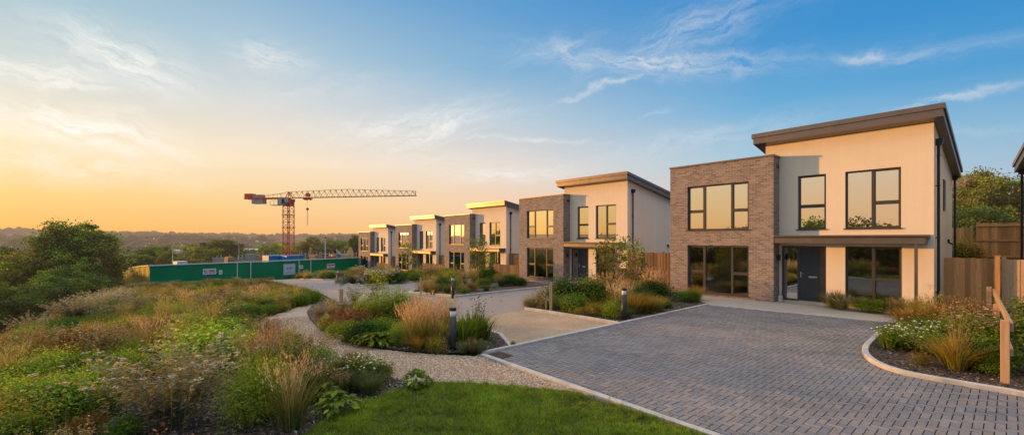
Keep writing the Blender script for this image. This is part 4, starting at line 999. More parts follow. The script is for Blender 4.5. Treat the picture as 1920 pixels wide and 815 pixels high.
for x, y, k, h in ((-52, 14.5, 'amber', .9), (-53, 15.5, 'lime', .9), (-54, 14.8, 'olive', .7), (-51.5, 16.5, 'green', 1.0), (-55, 17, 'dark', .9), (-53.5, 18, 'green', 1), (-50.5, 15, 'silver', .6),
                   (-59.5, 15.0, 'dark', .6), (-60, 16.6, 'dark', .7), (-60.2, 13.2, 'amber', .6), (-60.2, 18.4, 'olive', .8), (-59.8, 20.4, 'dark', .8)):
    plant(k, x, y, h, DN[k]+' by the turning head below the green hoarding', DN[k]+' plants by the turning head', wide=1.5)
# ================================================================== BED RIGHT OF THE DRIVE, AND BY THE HOUSE WALL
for px, py, h, k, lab in [(1690, 655, .45, 'daisy', 'white daisies nearest the kerb tip, right of the drive'), (1712, 652, .45, 'daisy', 'white daisies in the middle of the right-hand bed'), (1735, 648, .5, 'daisy', 'white daisies left of the golden fountain grass'),
  (1675, 640, .42, 'bluegrass', 'green tussock at the kerb tip of the right-hand bed'), (1668, 655, .35, 'strap', 'low strap-leaved clump at the kerb tip of the right-hand bed'),
  (1718, 622, .55, 'rust', 'rust-tinged perennial behind the white daisies'), (1700, 612, .5, 'goldgrass', 'golden grass at the back left of the right-hand bed'),
  (1728, 684, .28, 'olive', 'low round olive mound on bare bark by the kerb'), (1795, 693, .62, 'goldgrass', 'fountain of golden grass in the right-hand bed'), (1792, 690, .85, 'stalks', 'tall tan stalks rising from the golden fountain grass'),
  (1760, 668, .5, 'green', 'green bush left of the golden fountain grass'), (1828, 690, .55, 'dark', 'dark green bush right of the golden fountain grass'), (1852, 690, .6, 'green', 'green leafy bush left of the stout fence post'),
  (1835, 662, .85, 'pinkfl', 'pink-flowered perennial left of the stout fence post'), (1858, 655, .9, 'pinkfl', 'taller pink-flowered perennial beside the timber rail'), (1815, 650, .7, 'green', 'green bush behind the pink flowers in the right-hand bed'),
  (1800, 625, .95, 'amber', 'amber and brown shrub in front of the tall brown gate'), (1775, 615, .65, 'brownfl', 'brown seed-head perennial near the drainpipe corner'), (1745, 612, .6, 'tangrass', 'tan grass beside the canopy post'), (1760, 632, .55, 'olive', 'olive bush in the middle of the right-hand bed'),
  (1838, 622, .85, 'brownfl', 'brown perennial under the tall brown gate'), (1690, 632, .4, 'green', 'low green groundcover behind the kerb tip'), (1775, 650, .5, 'daisy', 'white daisies behind the fountain grass'),
  (1740, 632, .5, 'green', 'green bush behind the white daisies'), (1862, 702, .3, 'green', 'low leaves at the foot of the stout fence post')]:
    pp(k, px, py, h, lab, wide=1.15)
for x, y, h, k, lab in [(-4.15, 18.95, .5, 'bluegrass', 'grassy tuft under the ground floor window of the nearest house'), (-3.85, 18.75, .4, 'umbel', 'white-flowered plant under the nearest house window'),
  (-3.3, 18.85, .42, 'green', 'bushy green plant under the nearest house window, left of two'), (-2.95, 18.85, .40, 'green', 'bushy green plant under the nearest house window, right of two'),
  (-2.5, 18.7, .3, 'tangrass', 'dry tan tuft at the right end of the window bed'), (-2.25, 18.3, .5, 'brownfl', 'brown perennial beside the canopy post'), (-1.9, 18.0, .55, 'goldgrass', 'golden grass in front of the canopy post')]:
    plant(k, x, y, h*1.4, lab, wide=1.25)
for i, (x, y, h) in enumerate([(.75, 12.4, 1.25), (.72, 13.5, 1.3), (.65, 14.7, 1.35), (.55, 16.0, 1.3), (.5, 17.4, 1.3), (1.5, 13.0, 1.4), (.9, 11.5, .95), (.45, 18.8, 1.2)]):
    plant('laurel', x, y, h, 'glossy green shrub in the hedge behind the timber rail', 'hedge shrubs behind the timber rail', wide=1.15)
# ================================================================== NEAR BED LEFT OF THE LAWN
pp('umbel', 322, 796, 1.05, 'large pale-flowered perennial dominating the foreground bed', wide=1.25, var=0)
pp('umbel', 372, 742, .62, 'smaller pale-flowered perennial right behind the dominant one', wide=.9)
pp('feathery', 484, 784, .95, 'round bright green feathery bush in the foreground bed', wide=1.15, var=0)
pp('feathery', 520, 768, .68, 'smaller feathery green bush hugging the round one', wide=1.1, var=1)
pp('pinkgrass', 548, 800, .62, 'foreground plume grass with long pink spikes by the lawn', wide=1.0)
pp('bluegrass', 552, 802, .3, 'blue-green tussock at the base of the foreground plume grass')
pp('lime', 385, 690, .92, 'bright yellow-green bush above the foreground bed', wide=1.35)
pp('lime', 425, 682, .5, 'yellow-green bush nearer the gravel path', wide=1.2)
pp('amber', 345, 672, .5, 'amber-leaved shrub left of the bright yellow-green bush', wide=1.2)
pp('pinkgrass', 500, 712, .55, 'pink plume grass by the gravel path, left of three'); pp('pinkgrass', 522, 706, .6, 'pink plume grass by the gravel path, middle of three'); pp('pinkgrass', 470, 708, .5, 'pink plume grass by the gravel path, right behind the feathery bush')
pp('dots', 575, 712, .62, 'dark round seed heads leaning over the gravel path', wide=1.2); pp('dots', 548, 708, .66, 'dark seed-head plant left of the one leaning over the path', wide=1.0)
pp('bluegrass', 598, 712, .42, 'green grass tuft at the gravel edge, foreground'); pp('brownfl', 590, 735, .45, 'brown low perennial between feathery bush and gravel'); pp('dark', 575, 750, .4, 'dark bush right of the foreground plume grass', wide=1.2)
pp('daisy', 660, 712, .42, 'white daisies beside the gravel path, foreground'); pp('daisy', 690, 716, .38, 'small white daisies right of the other foreground ones')
pp('umbel', 640, 712, .42, 'cream-topped perennial left of the foreground daisies'); pp('olive', 622, 716, .42, 'olive bush between dark bush and daisies'); pp('brownfl', 645, 735, .34, 'brown-leaved plant below the foreground daisies')
pp('rosette', 632, 772, .26, 'leafy green rosette at the lawn edge', wide=1.2); pp('rosette', 612, 752, .24, 'leafy rosette behind the one at the lawn edge'); pp('rosette', 780, 722, .24, 'lone leafy green clump at the tip of the bark bed', wide=1.0)
pp('bluegrass', 692, 738, .34, 'grey-green tussock on bark near the lawn'); pp('green', 716, 712, .3, 'small green bush at the gravel edge of the bark bed'); pp('dark', 668, 730, .3, 'low dark plant among the daisies')
# low green mats, lower left
for px, py, h, k, lab in [(90, 790, .55, 'green', 'spreading bright green shrub in the bottom left corner'), (130, 760, .5, 'lime', 'yellow-green spreading shrub above the corner one'), (40, 812, .6, 'olive', 'amber-tipped shrub at the left frame edge'),
  (170, 720, .5, 'green', 'green spreading shrub left of the bark gap'), (95, 715, .55, 'lime', 'lime spreading shrub at mid left'), (170, 815, .28, 'amber', 'russet low mound at the bottom of the bark gap'),
  (235, 818, .25, 'green', 'low green mat at the bottom edge'), (205, 655, .6, 'brownfl', 'russet flowering clump left of the bark gap'), (165, 665, .65, 'brownfl', 'taller russet clump on the near bank'), (250, 690, .35, 'green', 'low green bush at the top of the bark gap'),
  (290, 690, .4, 'dark', 'dark bush above the dominant pale-flowered perennial'), (120, 670, .6, 'rust', 'rust-brown perennial in the near bank'), (60, 680, .7, 'brownfl', 'brown-headed perennial near the left edge'), (15, 720, .45, 'tangrass', 'tan grass at the left frame edge'),
  (20, 650, .5, 'amber', 'amber shrub high at the left frame edge'), (310, 650, .45, 'olive', 'olive bush beside the bark strip'), (330, 640, .45, 'tangrass', 'tan grass above the bark strip'), (235, 640, .45, 'dark', 'dark bush left of the bark strip'),
  (455, 640, .45, 'silver', 'silver-grey shrub at the gravel path bend'), (430, 652, .45, 'silver', 'silver-grey shrub left of the one at the path bend'), (470, 600, .5, 'green', 'fresh green bush at the outer path bend'), (500, 585, .45, 'dark', 'dark green bush where the path disappears'),
  (540, 572, .4, 'dark', 'low dark bush by the far end of the path'), (455, 600, .55, 'green', 'green bush left of the outer path bend'), (420, 610, .7, 'pinkfl', 'mauve-pink perennial near the outer path bend'), (445, 585, .8, 'pinkfl', 'mauve-pink tall perennial behind the outer path bend')]:
    pp(k, px, py, h, lab, wide=1.35)
# ================================================================== WILD BANK
BARE = [[at_ground(*p) for p in q] for q in ([(165, 900), (190, 760), (245, 700), (300, 685), (470, 690), (600, 700), (720, 712), (640, 770), (575, 815), (560, 900)], [(252, 645), (268, 622), (300, 622), (285, 655)])]
BANK = path_out[3:]+[(-21, 6.4), (-27, 8.0), (-44, 9.4), (-60.5, 8.8), (-61.2, 3.6), (-56, .2), (-45, -.4), (-34, -.9), (-22, -2.0), (-13, -2.6), (-7, -2.6), (-5.2, -1.0)]+[at_ground(560, 815)]+[at_ground(*p) for p in [(640, 755), (730, 725)]]
bx = np.array(BANK)
def bank_points(n, mind, x0, x1):
    out = []; cand = np.c_[rng.uniform(x0, x1, n*14), rng.uniform(bx[:, 1].min(), bx[:, 1].max(), n*14)]
    cand = cand[inpoly(cand, BANK)]
    for b in BARE: cand = cand[~inpoly(cand, b)]
    pl_ = np.array(PLACED); cand = cand[np.min(np.hypot(cand[:, None, 0]-pl_[None, :, 0], cand[:, None, 1]-pl_[None, :, 1]), 1) > .45]
    grid = {}
    for p in cand:
        key = (int(p[0]//mind), int(p[1]//mind))
        if any(np.hypot(*(p-q)) < mind for a in (-1, 0, 1) for c in (-1, 0, 1) for q in grid.get((key[0]+a, key[1]+c), [])): continue
        grid.setdefault(key, []).append(p); out.append(p)
        if len(out) >= n: break
    return out
def zone(x, y):
    if x < -46: return 'below the green hoarding'
    if y < np.interp(x, _cx, _cy)+1.6: return 'along the crest above the valley trees'
    if x > -12: return 'on the near part of the wild bank'
    if y > 2.4: return 'on the wild bank beside the gravel path'
    return 'in the middle of the wild bank'
PDN = {'tangrass': 'tan', 'pinkgrass': 'pinkish plume', 'goldgrass': 'golden', 'bluegrass': 'soft green'}
def bank_fill(pts, hs):
    for p in pts:
        x, y = float(p[0]), float(p[1]); a = float(vnoise(x+11, y*1.4, 2.6))+rng.normal(0, .25); zn = zone(x, y)
        if 'crest' in zn: k = rng.choice(['tangrass', 'brownfl', 'goldgrass', 'umbel', 'green', 'olive', 'olive', 'lime'])
        elif a < -.35: k = rng.choice(['green', 'dark', 'green', 'lime', 'olive'])
        elif a < .05: k = rng.choice(['tangrass', 'olive', 'lime', 'brownfl', 'green', 'green', 'lime'])
        elif a < .4: k = rng.choice(['tangrass', 'olive', 'pinkgrass', 'brownfl', 'umbel', 'lime', 'tangrass'])
        else: k = rng.choice(['pinkfl', 'pinkgrass', 'rust', 'amber', 'tangrass', 'olive', 'lime'])
        near = x > -12.5
        if near: k = rng.choice(['lime', 'green', 'olive', 'brownfl', 'amber', 'green', 'olive', 'lime', 'rust'])
        elif x > -19 and rng.random() < .35: k = rng.choice(['green', 'lime', 'olive', 'dark'])
        base = {'tangrass': .56, 'pinkgrass': .6, 'umbel': .8, 'goldgrass': .5, 'brownfl': .68, 'pinkfl': .7}.get(k, .62)
        plant(k, x, y, (base*.92 if near else base)*hs*rng.uniform(.75, 1.2), DN[k]+' among others '+zn, DN[k]+' plants '+zn, wide=rng.uniform(1.1, 1.5))
bank_fill(bank_points(310, .58, -24, -5), 1.0)
bank_fill(bank_points(190, 1.05, -62, -24), .6)
many('umbel', [(180, 590, .9), (205, 582, .9), (225, 576, .85), (165, 600, .9), (130, 612, .85), (60, 640, .8), (145, 610, .9), (240, 570, .85)], 'pale-flowered perennial catching the light along the crest of the bank', 'pale flowers along the bank crest')
pp('amber', 8, 668, .55, 'bright yellow flowers at the far left edge of the bank')
# ---- ground cover nobody could count
def meadow():
    parts = []
    for (x0, x1, n, bw, hh) in ((-14, -4.5, 2200, .010, .24), (-27, -14, 3600, .016, .34), (-62, -27, 4200, .030, .36)):
        c = np.c_[rng.uniform(x0, x1, n*3), rng.uniform(bx[:, 1].min(), bx[:, 1].max(), n*3)]; c = c[inpoly(c, BANK)]
        for b in BARE: c = c[~inpoly(c, b)]
        c = c[:n]; n = len(c); per = 9; m = n*per; ci = np.repeat(np.arange(n), per)
        xy_ = c[ci]+rng.normal(0, .09, (m, 2)); z = ground_z(xy_[:, 0], xy_[:, 1])-.02
        a = vnoise(c[:, 0]+11, c[:, 1]*1.4, 2.6)+rng.normal(0, .3, n)
        col = np.where((a < -.1)[:, None], pick(GREEN+OLIVE, n), pick(TAN+OLIVE, n)*.85)[ci]*rng.uniform(.75, 1.25, (m, 1))
        V, Q, C, _ = blade_quads(np.c_[xy_, z], rdir(m), hh*rng.uniform(.5, 1.25, m), np.abs(rng.normal(.45, .25, m)), bw, col*.6, col*1.1)
        parts.append((V, Q, C))
    V, Q, C = joinq(parts)
    tag(link('meadow_grass', fast_mesh('meadow_grass', V, Q, C, M['leaf'])), kind='stuff')
meadow()
def slope_grass():
    n = 26000; th = np.c_[rng.uniform(-75, -5, n*2), rng.uniform(-14, 0, n*2)]
    s = np.interp(th[:, 0], _cx, _cy)-th[:, 1]; th = th[(s > -1.5) & (s < 9)][:n]; n = len(th)
    z = ground_z(th[:, 0], th[:, 1])-.03
    col = pick([(.13, .165, .06), (.17, .185, .075), (.22, .2, .10), (.10, .145, .045)], n)
    V, Q, C, _ = blade_quads(np.c_[th, z], rdir(n), rng.uniform(.18, .5, n), np.abs(rng.normal(.7, .3, n)), .03, col*.7, col*1.15)
    tag(link('slope_grass', fast_mesh('slope_grass', V, Q, C, M['leaf'])), kind='stuff')
slope_grass()
def lawn_blades():
    n = 125000; c = np.c_[rng.uniform(-7.2, -1.5, n*2), rng.uniform(.8, 5.7, n*2)]; c = c[inpoly(c, LAWN)]
    d = np.hypot(c[:, 0], c[:, 1]); c = c[(c@FWD > 3.6)][:n]; n = len(c)
    c = c+.02*np.c_[vnoise(c[:, 0], c[:, 1], .07), vnoise(c[:, 1], c[:, 0], .06)]
    pt = vnoise(c[:, 0]*1.0, c[:, 1], .55); pf = vnoise(c[:, 0]+7, c[:, 1]+3, .16)
    h = .058*(1+.4*pt+.4*pf)*rng.uniform(.6, 1.35, n)
    kerbd = np.clip((5.62-c[:, 1])/.5, 0, 1)
    col = pick([(.23, .35, .02), (.28, .39, .026), (.175, .285, .016), (.33, .39, .045)], n)*(1+.35*pt+.2*pf)[:, None]
    dry = rng.random(n) < (.10+.35*(1-kerbd)+.1*(pf > .5)); col[dry] = pick([(.25, .2, .07), (.2, .19, .06)], dry.sum())
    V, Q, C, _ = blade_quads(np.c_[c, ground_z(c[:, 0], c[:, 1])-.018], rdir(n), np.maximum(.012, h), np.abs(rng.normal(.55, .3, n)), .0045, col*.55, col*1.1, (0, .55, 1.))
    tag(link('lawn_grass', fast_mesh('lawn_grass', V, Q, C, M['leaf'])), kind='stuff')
lawn_blades()
def lawn_tufts():
    c = np.c_[rng.uniform(-7.2, -1.5, 2600), rng.uniform(.8, 5.55, 2600)]; c = c[inpoly(c, LAWN)]; c = c[(c@FWD > 3.6)][:900]; k = 22; n = len(c)*k; ci = np.repeat(np.arange(len(c)), k)
    xy_ = c[ci]+rng.normal(0, .022, (n, 2)); sz = rng.uniform(.5, 1.25, len(c))[ci]
    col = pick([(.25, .37, .02), (.18, .29, .016), (.34, .39, .05), (.13, .23, .014)], len(c), .2)[ci]*rng.uniform(.8, 1.2, (n, 1))
    V, Q, C, _ = blade_quads(np.c_[xy_, ground_z(xy_[:, 0], xy_[:, 1])-.018], rdir(n), .105*sz*rng.uniform(.5, 1.2, n), np.abs(rng.normal(.75, .3, n)), .006, col*.5, col*1.15)
    tag(link('lawn_tufts', fast_mesh('lawn_tufts', V, Q, C, M['leaf'])), kind='stuff')
lawn_tufts()
def chips(name, poly, n, L, lift, pal, maxd, mat, avoid=()):
    P = np.array(poly); c = np.c_[rng.uniform(P[:, 0].min(), P[:, 0].max(), n*8), rng.uniform(P[:, 1].min(), P[:, 1].max(), n*8)]
    c = c[(np.hypot(c[:, 0], c[:, 1]) < maxd)]; c = c[inpoly(c, poly)][:n]; n = len(c)
    z = ground_z(c[:, 0], c[:, 1])+lift
    V, Q, C = leaf_quads(np.c_[c, z+rng.uniform(0, .022, n)], np.c_[rng.normal(0, .42, (n, 2)), np.ones(n)], L*rng.uniform(.5, 1.6, n), L*.34*rng.uniform(.6, 1.5, n), pick(pal, n, .35), .12)
    tag(link(name, fast_mesh(name, V, Q, C, M[mat])), kind='stuff')
BARKP = [(.075, .06, .052), (.12, .098, .085), (.04, .033, .029), (.2, .17, .15), (.32, .28, .25)]
chips('bark_chips', MULCH, 26000, .055, -.012, BARKP, 12, 'chips')
chips('bark_chips', BEDC, 9000, .055, .028, BARKP, 14, 'chips'); chips('bark_chips', BEDR, 14000, .06, .028, [(.13, .07, .045), (.09, .05, .034), (.2, .12, .08), (.06, .036, .025), (.28, .19, .13)], 18, 'chips'); chips('bark_chips', BEDB, 7000, .06, .028, BARKP, 20, 'chips')
def pebbles():
    n = 60000; P = np.array(GRAVEL); c = np.c_[rng.uniform(P[:, 0].min(), P[:, 0].max(), n*12), rng.uniform(P[:, 1].min(), P[:, 1].max(), n*12)]
    d = np.hypot(c[:, 0], c[:, 1]); c = c[(d < 17) & (rng.random(len(d)) < np.clip(9/d, 0, 1)**1.5)]; c = c[inpoly(c, GRAVEL)][:n]; n = len(c)
    r = .013*rng.uniform(.6, 1.6, n); z = ground_z(c[:, 0], c[:, 1])-.032; a = rng.uniform(0, 1.57, n); asp = rng.uniform(.6, 1, n)
    V = np.empty((n, 8, 3))
    for k in range(4):
        t = a+k*math.pi/2; rr = r*np.where(k % 2, asp, 1)
        V[:, k] = np.c_[c[:, 0]+rr*1.25*np.cos(t), c[:, 1]+rr*1.25*np.sin(t), z]
        V[:, 4+k] = np.c_[c[:, 0]+rr*.6*np.cos(t), c[:, 1]+rr*.6*np.sin(t), z+r*rng.uniform(.8, 1.4, n)]
    Q = (np.arange(n)[:, None, None]*8+np.array([(4,5,6,7),(0,1,5,4),(1,2,6,5),(2,3,7,6),(3,0,4,7)])).reshape(-1, 4)
    col = pick([(.50, .37, .26), (.40, .28, .19), (.60, .48, .37), (.32, .23, .17), (.66, .57, .48), (.46, .31, .22)], n, .2)
    tag(link('gravel_stones', fast_mesh('gravel_stones', V.reshape(-1, 3), Q, np.repeat(col, 8, 0), M['pebble'])), kind='stuff')
pebbles()

def fallen_leaves():
    n = 420; c = np.r_[np.c_[rng.uniform(-7.3, 2, n), rng.uniform(5.8, 16, n)], np.c_[-7.45+np.abs(rng.normal(0, .25, 160)), rng.uniform(5.8, 16, 160)], np.c_[rng.uniform(-7.3, -1, 160), 5.72+np.abs(rng.normal(0, .2, 160))], np.c_[rng.uniform(-20, -8, 160), rng.uniform(6.6, 15, 160)]]
    n = len(c); z = ground_z(c[:, 0], c[:, 1])+.007
    V, Q, C = leaf_quads(np.c_[c, z+rng.uniform(0, .006, n)], np.c_[rng.normal(0, .2, (n, 2)), np.ones(n)], .035*rng.uniform(.5, 1.4, n), .022*rng.uniform(.6, 1.3, n), pick(AMBER+RUST+TAN[1:2]+OLIVE[:1], n, .3)*.7, .25)
    tag(link('fallen_leaves', fast_mesh('fallen_leaves', V, Q, C, M['chips'])), kind='stuff')
fallen_leaves()
# ================================================================== BOLLARDS, POSTS
def lamp_white():
    m, nt, n, l = newmat('frosted_lens'); finish(nt, (.8, .78, .74), .3, 0, None, .5); return m
M['lens'] = lamp_white()
M['bollard'] = plain('bollard_paint', (.035, .038, .042), .38, .3, .15, 12, .05)
def bollard(px, py, h, label, cap=False):
    x, y = at_ground(px, py); r = .078
    e = empty('bollard_light', (x, y, gz(x, y)), .4, label, 'bollard', 'dark bollard lights along the beds')
    MB().tube([(0, 0, -.2), (0, 0, h*.79)], r, 20).build('column', M['bollard'], e, True)
    b = MB(); b.tube([(0, 0, h*.79), (0, 0, h*.93)], r*.86, 20); b.build('lens', M['lens'], e, True)
    c = MB()
    if cap: c.tube([(0, 0, h*.93), (0, 0, h*.95), (0, 0, h*1.04)], [r*1.5, r*1.55, r*.25], 20)
    else: c.tube([(0, 0, h*.93), (0, 0, h*.985), (0, 0, h)], [r*1.02, r*1.02, r*.85], 20)
    c.build('cap', M['bollard'], e)
    return e
bollard(849, 657, .96, 'largest dark bollard light, in the bed by the gravel path and main drive')
bollard(1170, 600, .98, 'dark bollard light at the kerb corner before the second house')
bollard(849, 557, 1.0, 'dark bollard light with wide cap in the bed before the third house', True)
bollard(713, 528, 1.0, 'dark bollard light in the bed before the fourth house')
bollard(633, 527, .95, 'dark bollard light in the small bed beside the turning head')
bollard(586, 517, .9, 'farthest dark bollard light, against the green hoarding')
def stake(px, py, h, w, label, arms=False):
    x, y = at_ground(px, py); e = empty('timber_post', (x, y, gz(x, y)), .7, label, 'post')
    b = MB(); b.box(-w/2, w/2, -w/2, w/2, -.3, h); b.build('post_shaft', M['post'], e, bevel=.006)
    if arms:
        b = MB(); b.bar((-.52, 0, h*1.02), (.1, 0, h*.93), .03); b.bar((-.35, 0, h*.5), (0, 0, h*.36), .025); b.build('brace', M['post'], e)
    return e
stake(1033, 584, 1.0, .09, 'pale timber stake with thin side braces near the tan apron', True)
stake(1024, 581, .32, .07, 'short thin peg just left of the pale timber stake')
stake(640, 568, .62, .12, 'short stout wooden post beside the white-flowered bush')
stake(789, 551, .85, .09, 'pale timber post at the left end of the bed before the third house')
stake(687, 531, .85, .09, 'pale timber post at the left end of the bed before the fourth house')
stake(461, 538, .5, .16, 'pair-like short pale post at the foot of the green hoarding')
stake(-6, 818, .36, .08, 'dark weathered post cut by the left frame edge')
x, y = at_ground(700, 527)
board_fence((x-.7, y-.5), (x+.8, y+.5), gz(x, y)+.75, gz(x, y), 'tiny board screen beside the post before the fourth house', 'fence', posts=False)
x, y = at_ground(806, 546)
# inspection cover in the paving corner
x, y = at_ground(938, 666); x = max(x, -7.2)
b = MB(); b.box(-.22, .22, -.15, .15, -.04, .006)
for i in range(7): b.box(-.19+.055*i, -.165+.055*i, -.12, .12, .006, .011)
M['rustmetal'] = plain('cast_cover', (.09, .06, .05), .8, .2, .3, 20, .3)
o = b.build('drain_cover', M['rustmetal'], None, loc=(-7.18, 5.98, .008)); tag(o, 'small rusty drain cover in the corner of the block paving', 'drain cover')
# ================================================================== HOARDING AND SIGNS
def mat_hoard(name, c, rough, spec):
    m, nt, n, l = newmat(name); v = coords(nt)
    cc = mixc(nt, .6, c, ramp(nt, noisef(nt, v, .5, 4), [(.3, .8), (.7, 1.15)]), 'MULTIPLY')
    cc = mixc(nt, .5, cc, ramp(nt, island_rand(nt), [(0, .82), (1, 1.12)]), 'MULTIPLY')
    finish(nt, cc, rough, 0, None, spec); return m
M['hoard'] = mat_hoard('green_hoarding', (.003, .20, .078), .5, .35)
M['hoardm'] = plain('sun_gold_ribbed_metal', (.85, .70, .22), .42, .55, .3, 2)  # green sheet given a gold base colour, low-sun reflection painted in
M['cap'] = plain('capping', (.55, .56, .57), .5, 0, .08, 3)
HA = Vector((-66.6, 26.9)); HB = Vector((-62.0, 1.8)); HT = -.48
def hoarding():
    L = (HB-HA).length; d = (HB-HA)/L; base = -2.95
    e = empty('site_hoarding', (HA.x, HA.y, base), math.atan2(d.y, d.x), 'long flat green hoarding in front of the building site', 'hoarding')
    n = 10; w = L/n
    for i in range(n):
        dy = .008 if i % 2 else 0
        b = MB()
        for j in range(2): b.box(i*w+j*w/2+.0015, i*w+(j+1)*w/2-.0015, dy-.02, dy+.02, -.4, HT-base-.06-(.04 if i in (4, 5) else 0))
        b.build('panel', M['hoard'], e)
    b = MB(); b.box(-.05, L+.05, -.07, .10, HT-base-.058, HT-base+.07); b.build('capping', M['cap'], e)
    for t in (.30*L, .665*L, .605*L, .365*L):
        b = MB(); b.box(t-.05, t+.05, .052, .13, -.3, HT-base+.0); b.build('post', M['cap'], e)
    return e, d
hd_, hdir = hoarding()
hn = Vector((-hdir.y, hdir.x))     # side facing the road
if hn.x < 0: hn = -hn
def ribbed():
    pts = [Vector((-62.05, 1.75)), Vector((-65, 1.1)), Vector((-68, .35)), Vector((-71, -.55))]
    base = -2.95; e = empty('site_hoarding', (pts[0].x, pts[0].y, base), 0, 'short ribbed end of the green hoarding tinted gold as if in the low sun', 'hoarding')
    dd = []
    for a, c in zip(pts, pts[1:]):
        n = int((c-a).length/.11); dd += [a.lerp(c, i/n) for i in range(n)]
    vs = []; fs = []
    for i, p in enumerate(dd):
        k = min(i, len(dd)-2); t = (dd[k+1]-dd[k]).normalized(); nn = Vector((-t.y, t.x)); o = .035 if (i//2) % 2 else -.01
        q = p-pts[0]+nn*o*-1; f = i/len(dd); vs += [(q.x, q.y, -1.6), (q.x, q.y, HT-base-.02-.78*f**1.3)]
    for i in range(len(dd)-1): fs.append((2*i, 2*i+2, 2*i+3, 2*i+1))
    b = MB(); b.add(vs, fs); b.build('ribbed_sheet', M['hoardm'], e)
    b = MB()
    for k, (a, c) in enumerate(zip(pts, pts[1:])): b.bar((a.x-pts[0].x, a.y-pts[0].y, HT-base+.02-.78*(k/3)**1.3), (c.x-pts[0].x, c.y-pts[0].y, HT-base+.02-.78*((k+1)/3)**1.3), .16, .10)
    b.build('capping', M['cap'], e)
ribbed()
def hoard_pt(px):
    best = None
    for t in np.linspace(0, 1, 4000):
        p = HA.lerp(HB, float(t)); r = p.x*RGT[0]+p.y*RGT[1]; d = p.x*FWD[0]+p.y*FWD[1]
        q = abs(CX+F*r/d-px)
        if best is None or q < best[0]: best = (q, p, d)
    return best[1], best[2]
M['sign'] = plain('sign_white', (.66, .66, .68), .5, 0, .04, 2); M['signblue'] = plain('sign_pale_blue', (.42, .52, .60), .5, 0, .05, 2)
M['red'] = plain('sign_red', (.45, .03, .07), .5); M['navy'] = plain('sign_navy', (.05, .06, .22), .5); M['inkgrey'] = plain('sign_grey', (.16, .19, .22), .5); M['ink'] = plain('sign_black', (.03, .03, .035), .5)
def text_mesh(txt, size, mat, extr=.004):
    cu = bpy.data.curves.new('txt', 'FONT'); cu.body = txt; cu.size = size; cu.extrude = extr; cu.align_x = 'CENTER'; cu.align_y = 'CENTER'
    o = bpy.data.objects.new('txt', cu); COL.objects.link(o); dg = bpy.context.evaluated_depsgraph_get(); dg.update()
    me = bpy.data.meshes.new_from_object(o.evaluated_get(dg)); bpy.data.objects.remove(o); bpy.data.curves.remove(cu)
    me.materials.clear(); me.materials.append(mat); return me
def sign(px0, px1, py0, py1, board, items, label, tilt=0.):
    p0, d0 = hoard_pt(px0); p1, d1 = hoard_pt(px1); d = (d0+d1)/2; w = (p1-p0).length
    zc = EYE-((py0+py1)/2-HZ)*d/F; hgt = (py1-py0)*d/F; c = (p0+p1)/2+hn*.075
    ang = math.atan2((p1-p0).y, (p1-p0).x)
    e = empty('sign', (c.x, c.y, zc), ang, label, 'sign'); e.rotation_euler = (0, tilt, ang)
    MB().box(-w/2, w/2, -.012, .012, -hgt/2, hgt/2).build('sign_board', board, e)
    for (txt, u, v, hh, mat) in items:
        if txt == '-':   # rule
            MB().box((u[0]-.5)*w, (u[1]-.5)*w, -.020, -.0125, (v-.5)*hgt-hh*hgt/2, (v-.5)*hgt+hh*hgt/2).build('line', mat, e)
        else:
            me = text_mesh(txt, hh*hgt*1.35, mat); xs = [q.co.x for q in me.vertices]; tw = max(xs)-min(xs)
            o = link('lettering', me, e, ((u[0]+u[1]-1)/2*w, -.018, (v-.5)*hgt), (R(90), 0, 0)); s = (u[1]-u[0])*w/max(tw, .01); o.scale = (s, 1, 1)
    return e
sign(380, 405, 503.5, 514, M['sign'], [('-', (a_, b_), .64, .30, M['red']) for a_, b_ in ((.07, .13), (.145, .20), (.215, .27), (.30, .34), (.42, .48), (.495, .55), (.565, .62), (.635, .69), (.705, .76), (.775, .83), (.86, .92))]+[('-', (a_, b_), .29, .15, M['navy']) for a_, b_ in ((.10, .22), (.25, .36), (.44, .66), (.69, .93))], 'white sign with red lettering on the left half of the green hoarding')
sign(410, 416.3, 506, 514, M['sign'], [('-', (.25, .75), .72, .08, M['inkgrey']), ('-', (.25, .75), .52, .08, M['inkgrey']), ('-', (.25, .75), .32, .08, M['inkgrey'])], 'small white notice right of the left red-lettered sign')
sign(531, 553, 494.5, 514.5, M['signblue'], [*[('-', (a_, b_), .60, h_, M['inkgrey']) for a_, b_, h_ in ((.25, .29, .20), (.32, .39, .12), (.43, .50, .14), (.53, .60, .18), (.63, .70, .12), (.72, .77, .14))], ('-', (.42, .62), .27, .03, M['inkgrey']), ('-', (.12, .5), .17, .03, M['inkgrey']), ('-', (.6, .88), .17, .05, M['inkgrey'])], 'large pale blue square sign board on the green hoarding')
sign(561, 567.7, 497, 503.5, M['sign'], [('LR', (.15, .85), .5, .5, M['ink'])], 'little tilted white plate with black letters', R(-8))
sign(612.5, 627.5, 494, 502, M['sign'], [('-', (.03, .97), .66, .28, M['red']), ('-', (.2, .55), .22, .14, M['navy']), ('-', (.65, .92), .2, .08, M['inkgrey'])], 'white sign with a red band nearest the farthest house')
def pole(px, top, d, label, foot=-3.2, r=.06, lamp=False):
    p = at_depth(px, top, d); e = empty('lamp_post' if lamp else 'pole', (p.x, p.y, foot), 0, label, 'lamp post' if lamp else 'pole')
    MB().tube([(0, 0, -.3), (0, 0, p.z-foot)], [r*1.2, r*.8], 8).build('shaft', M['cap'], e)
    b = MB()
    if lamp: b.tube([(0, 0, p.z-foot-.02), (0, 0, p.z-foot+.12), (0, 0, p.z-foot+.22)], [.09, .12, .04], 8); b.build('lamp_head', M['black'], e)
pole(610, 446, 64, 'tall slim lamp post standing against the green hoarding near the farthest house', lamp=True, foot=-2.9, r=.09)
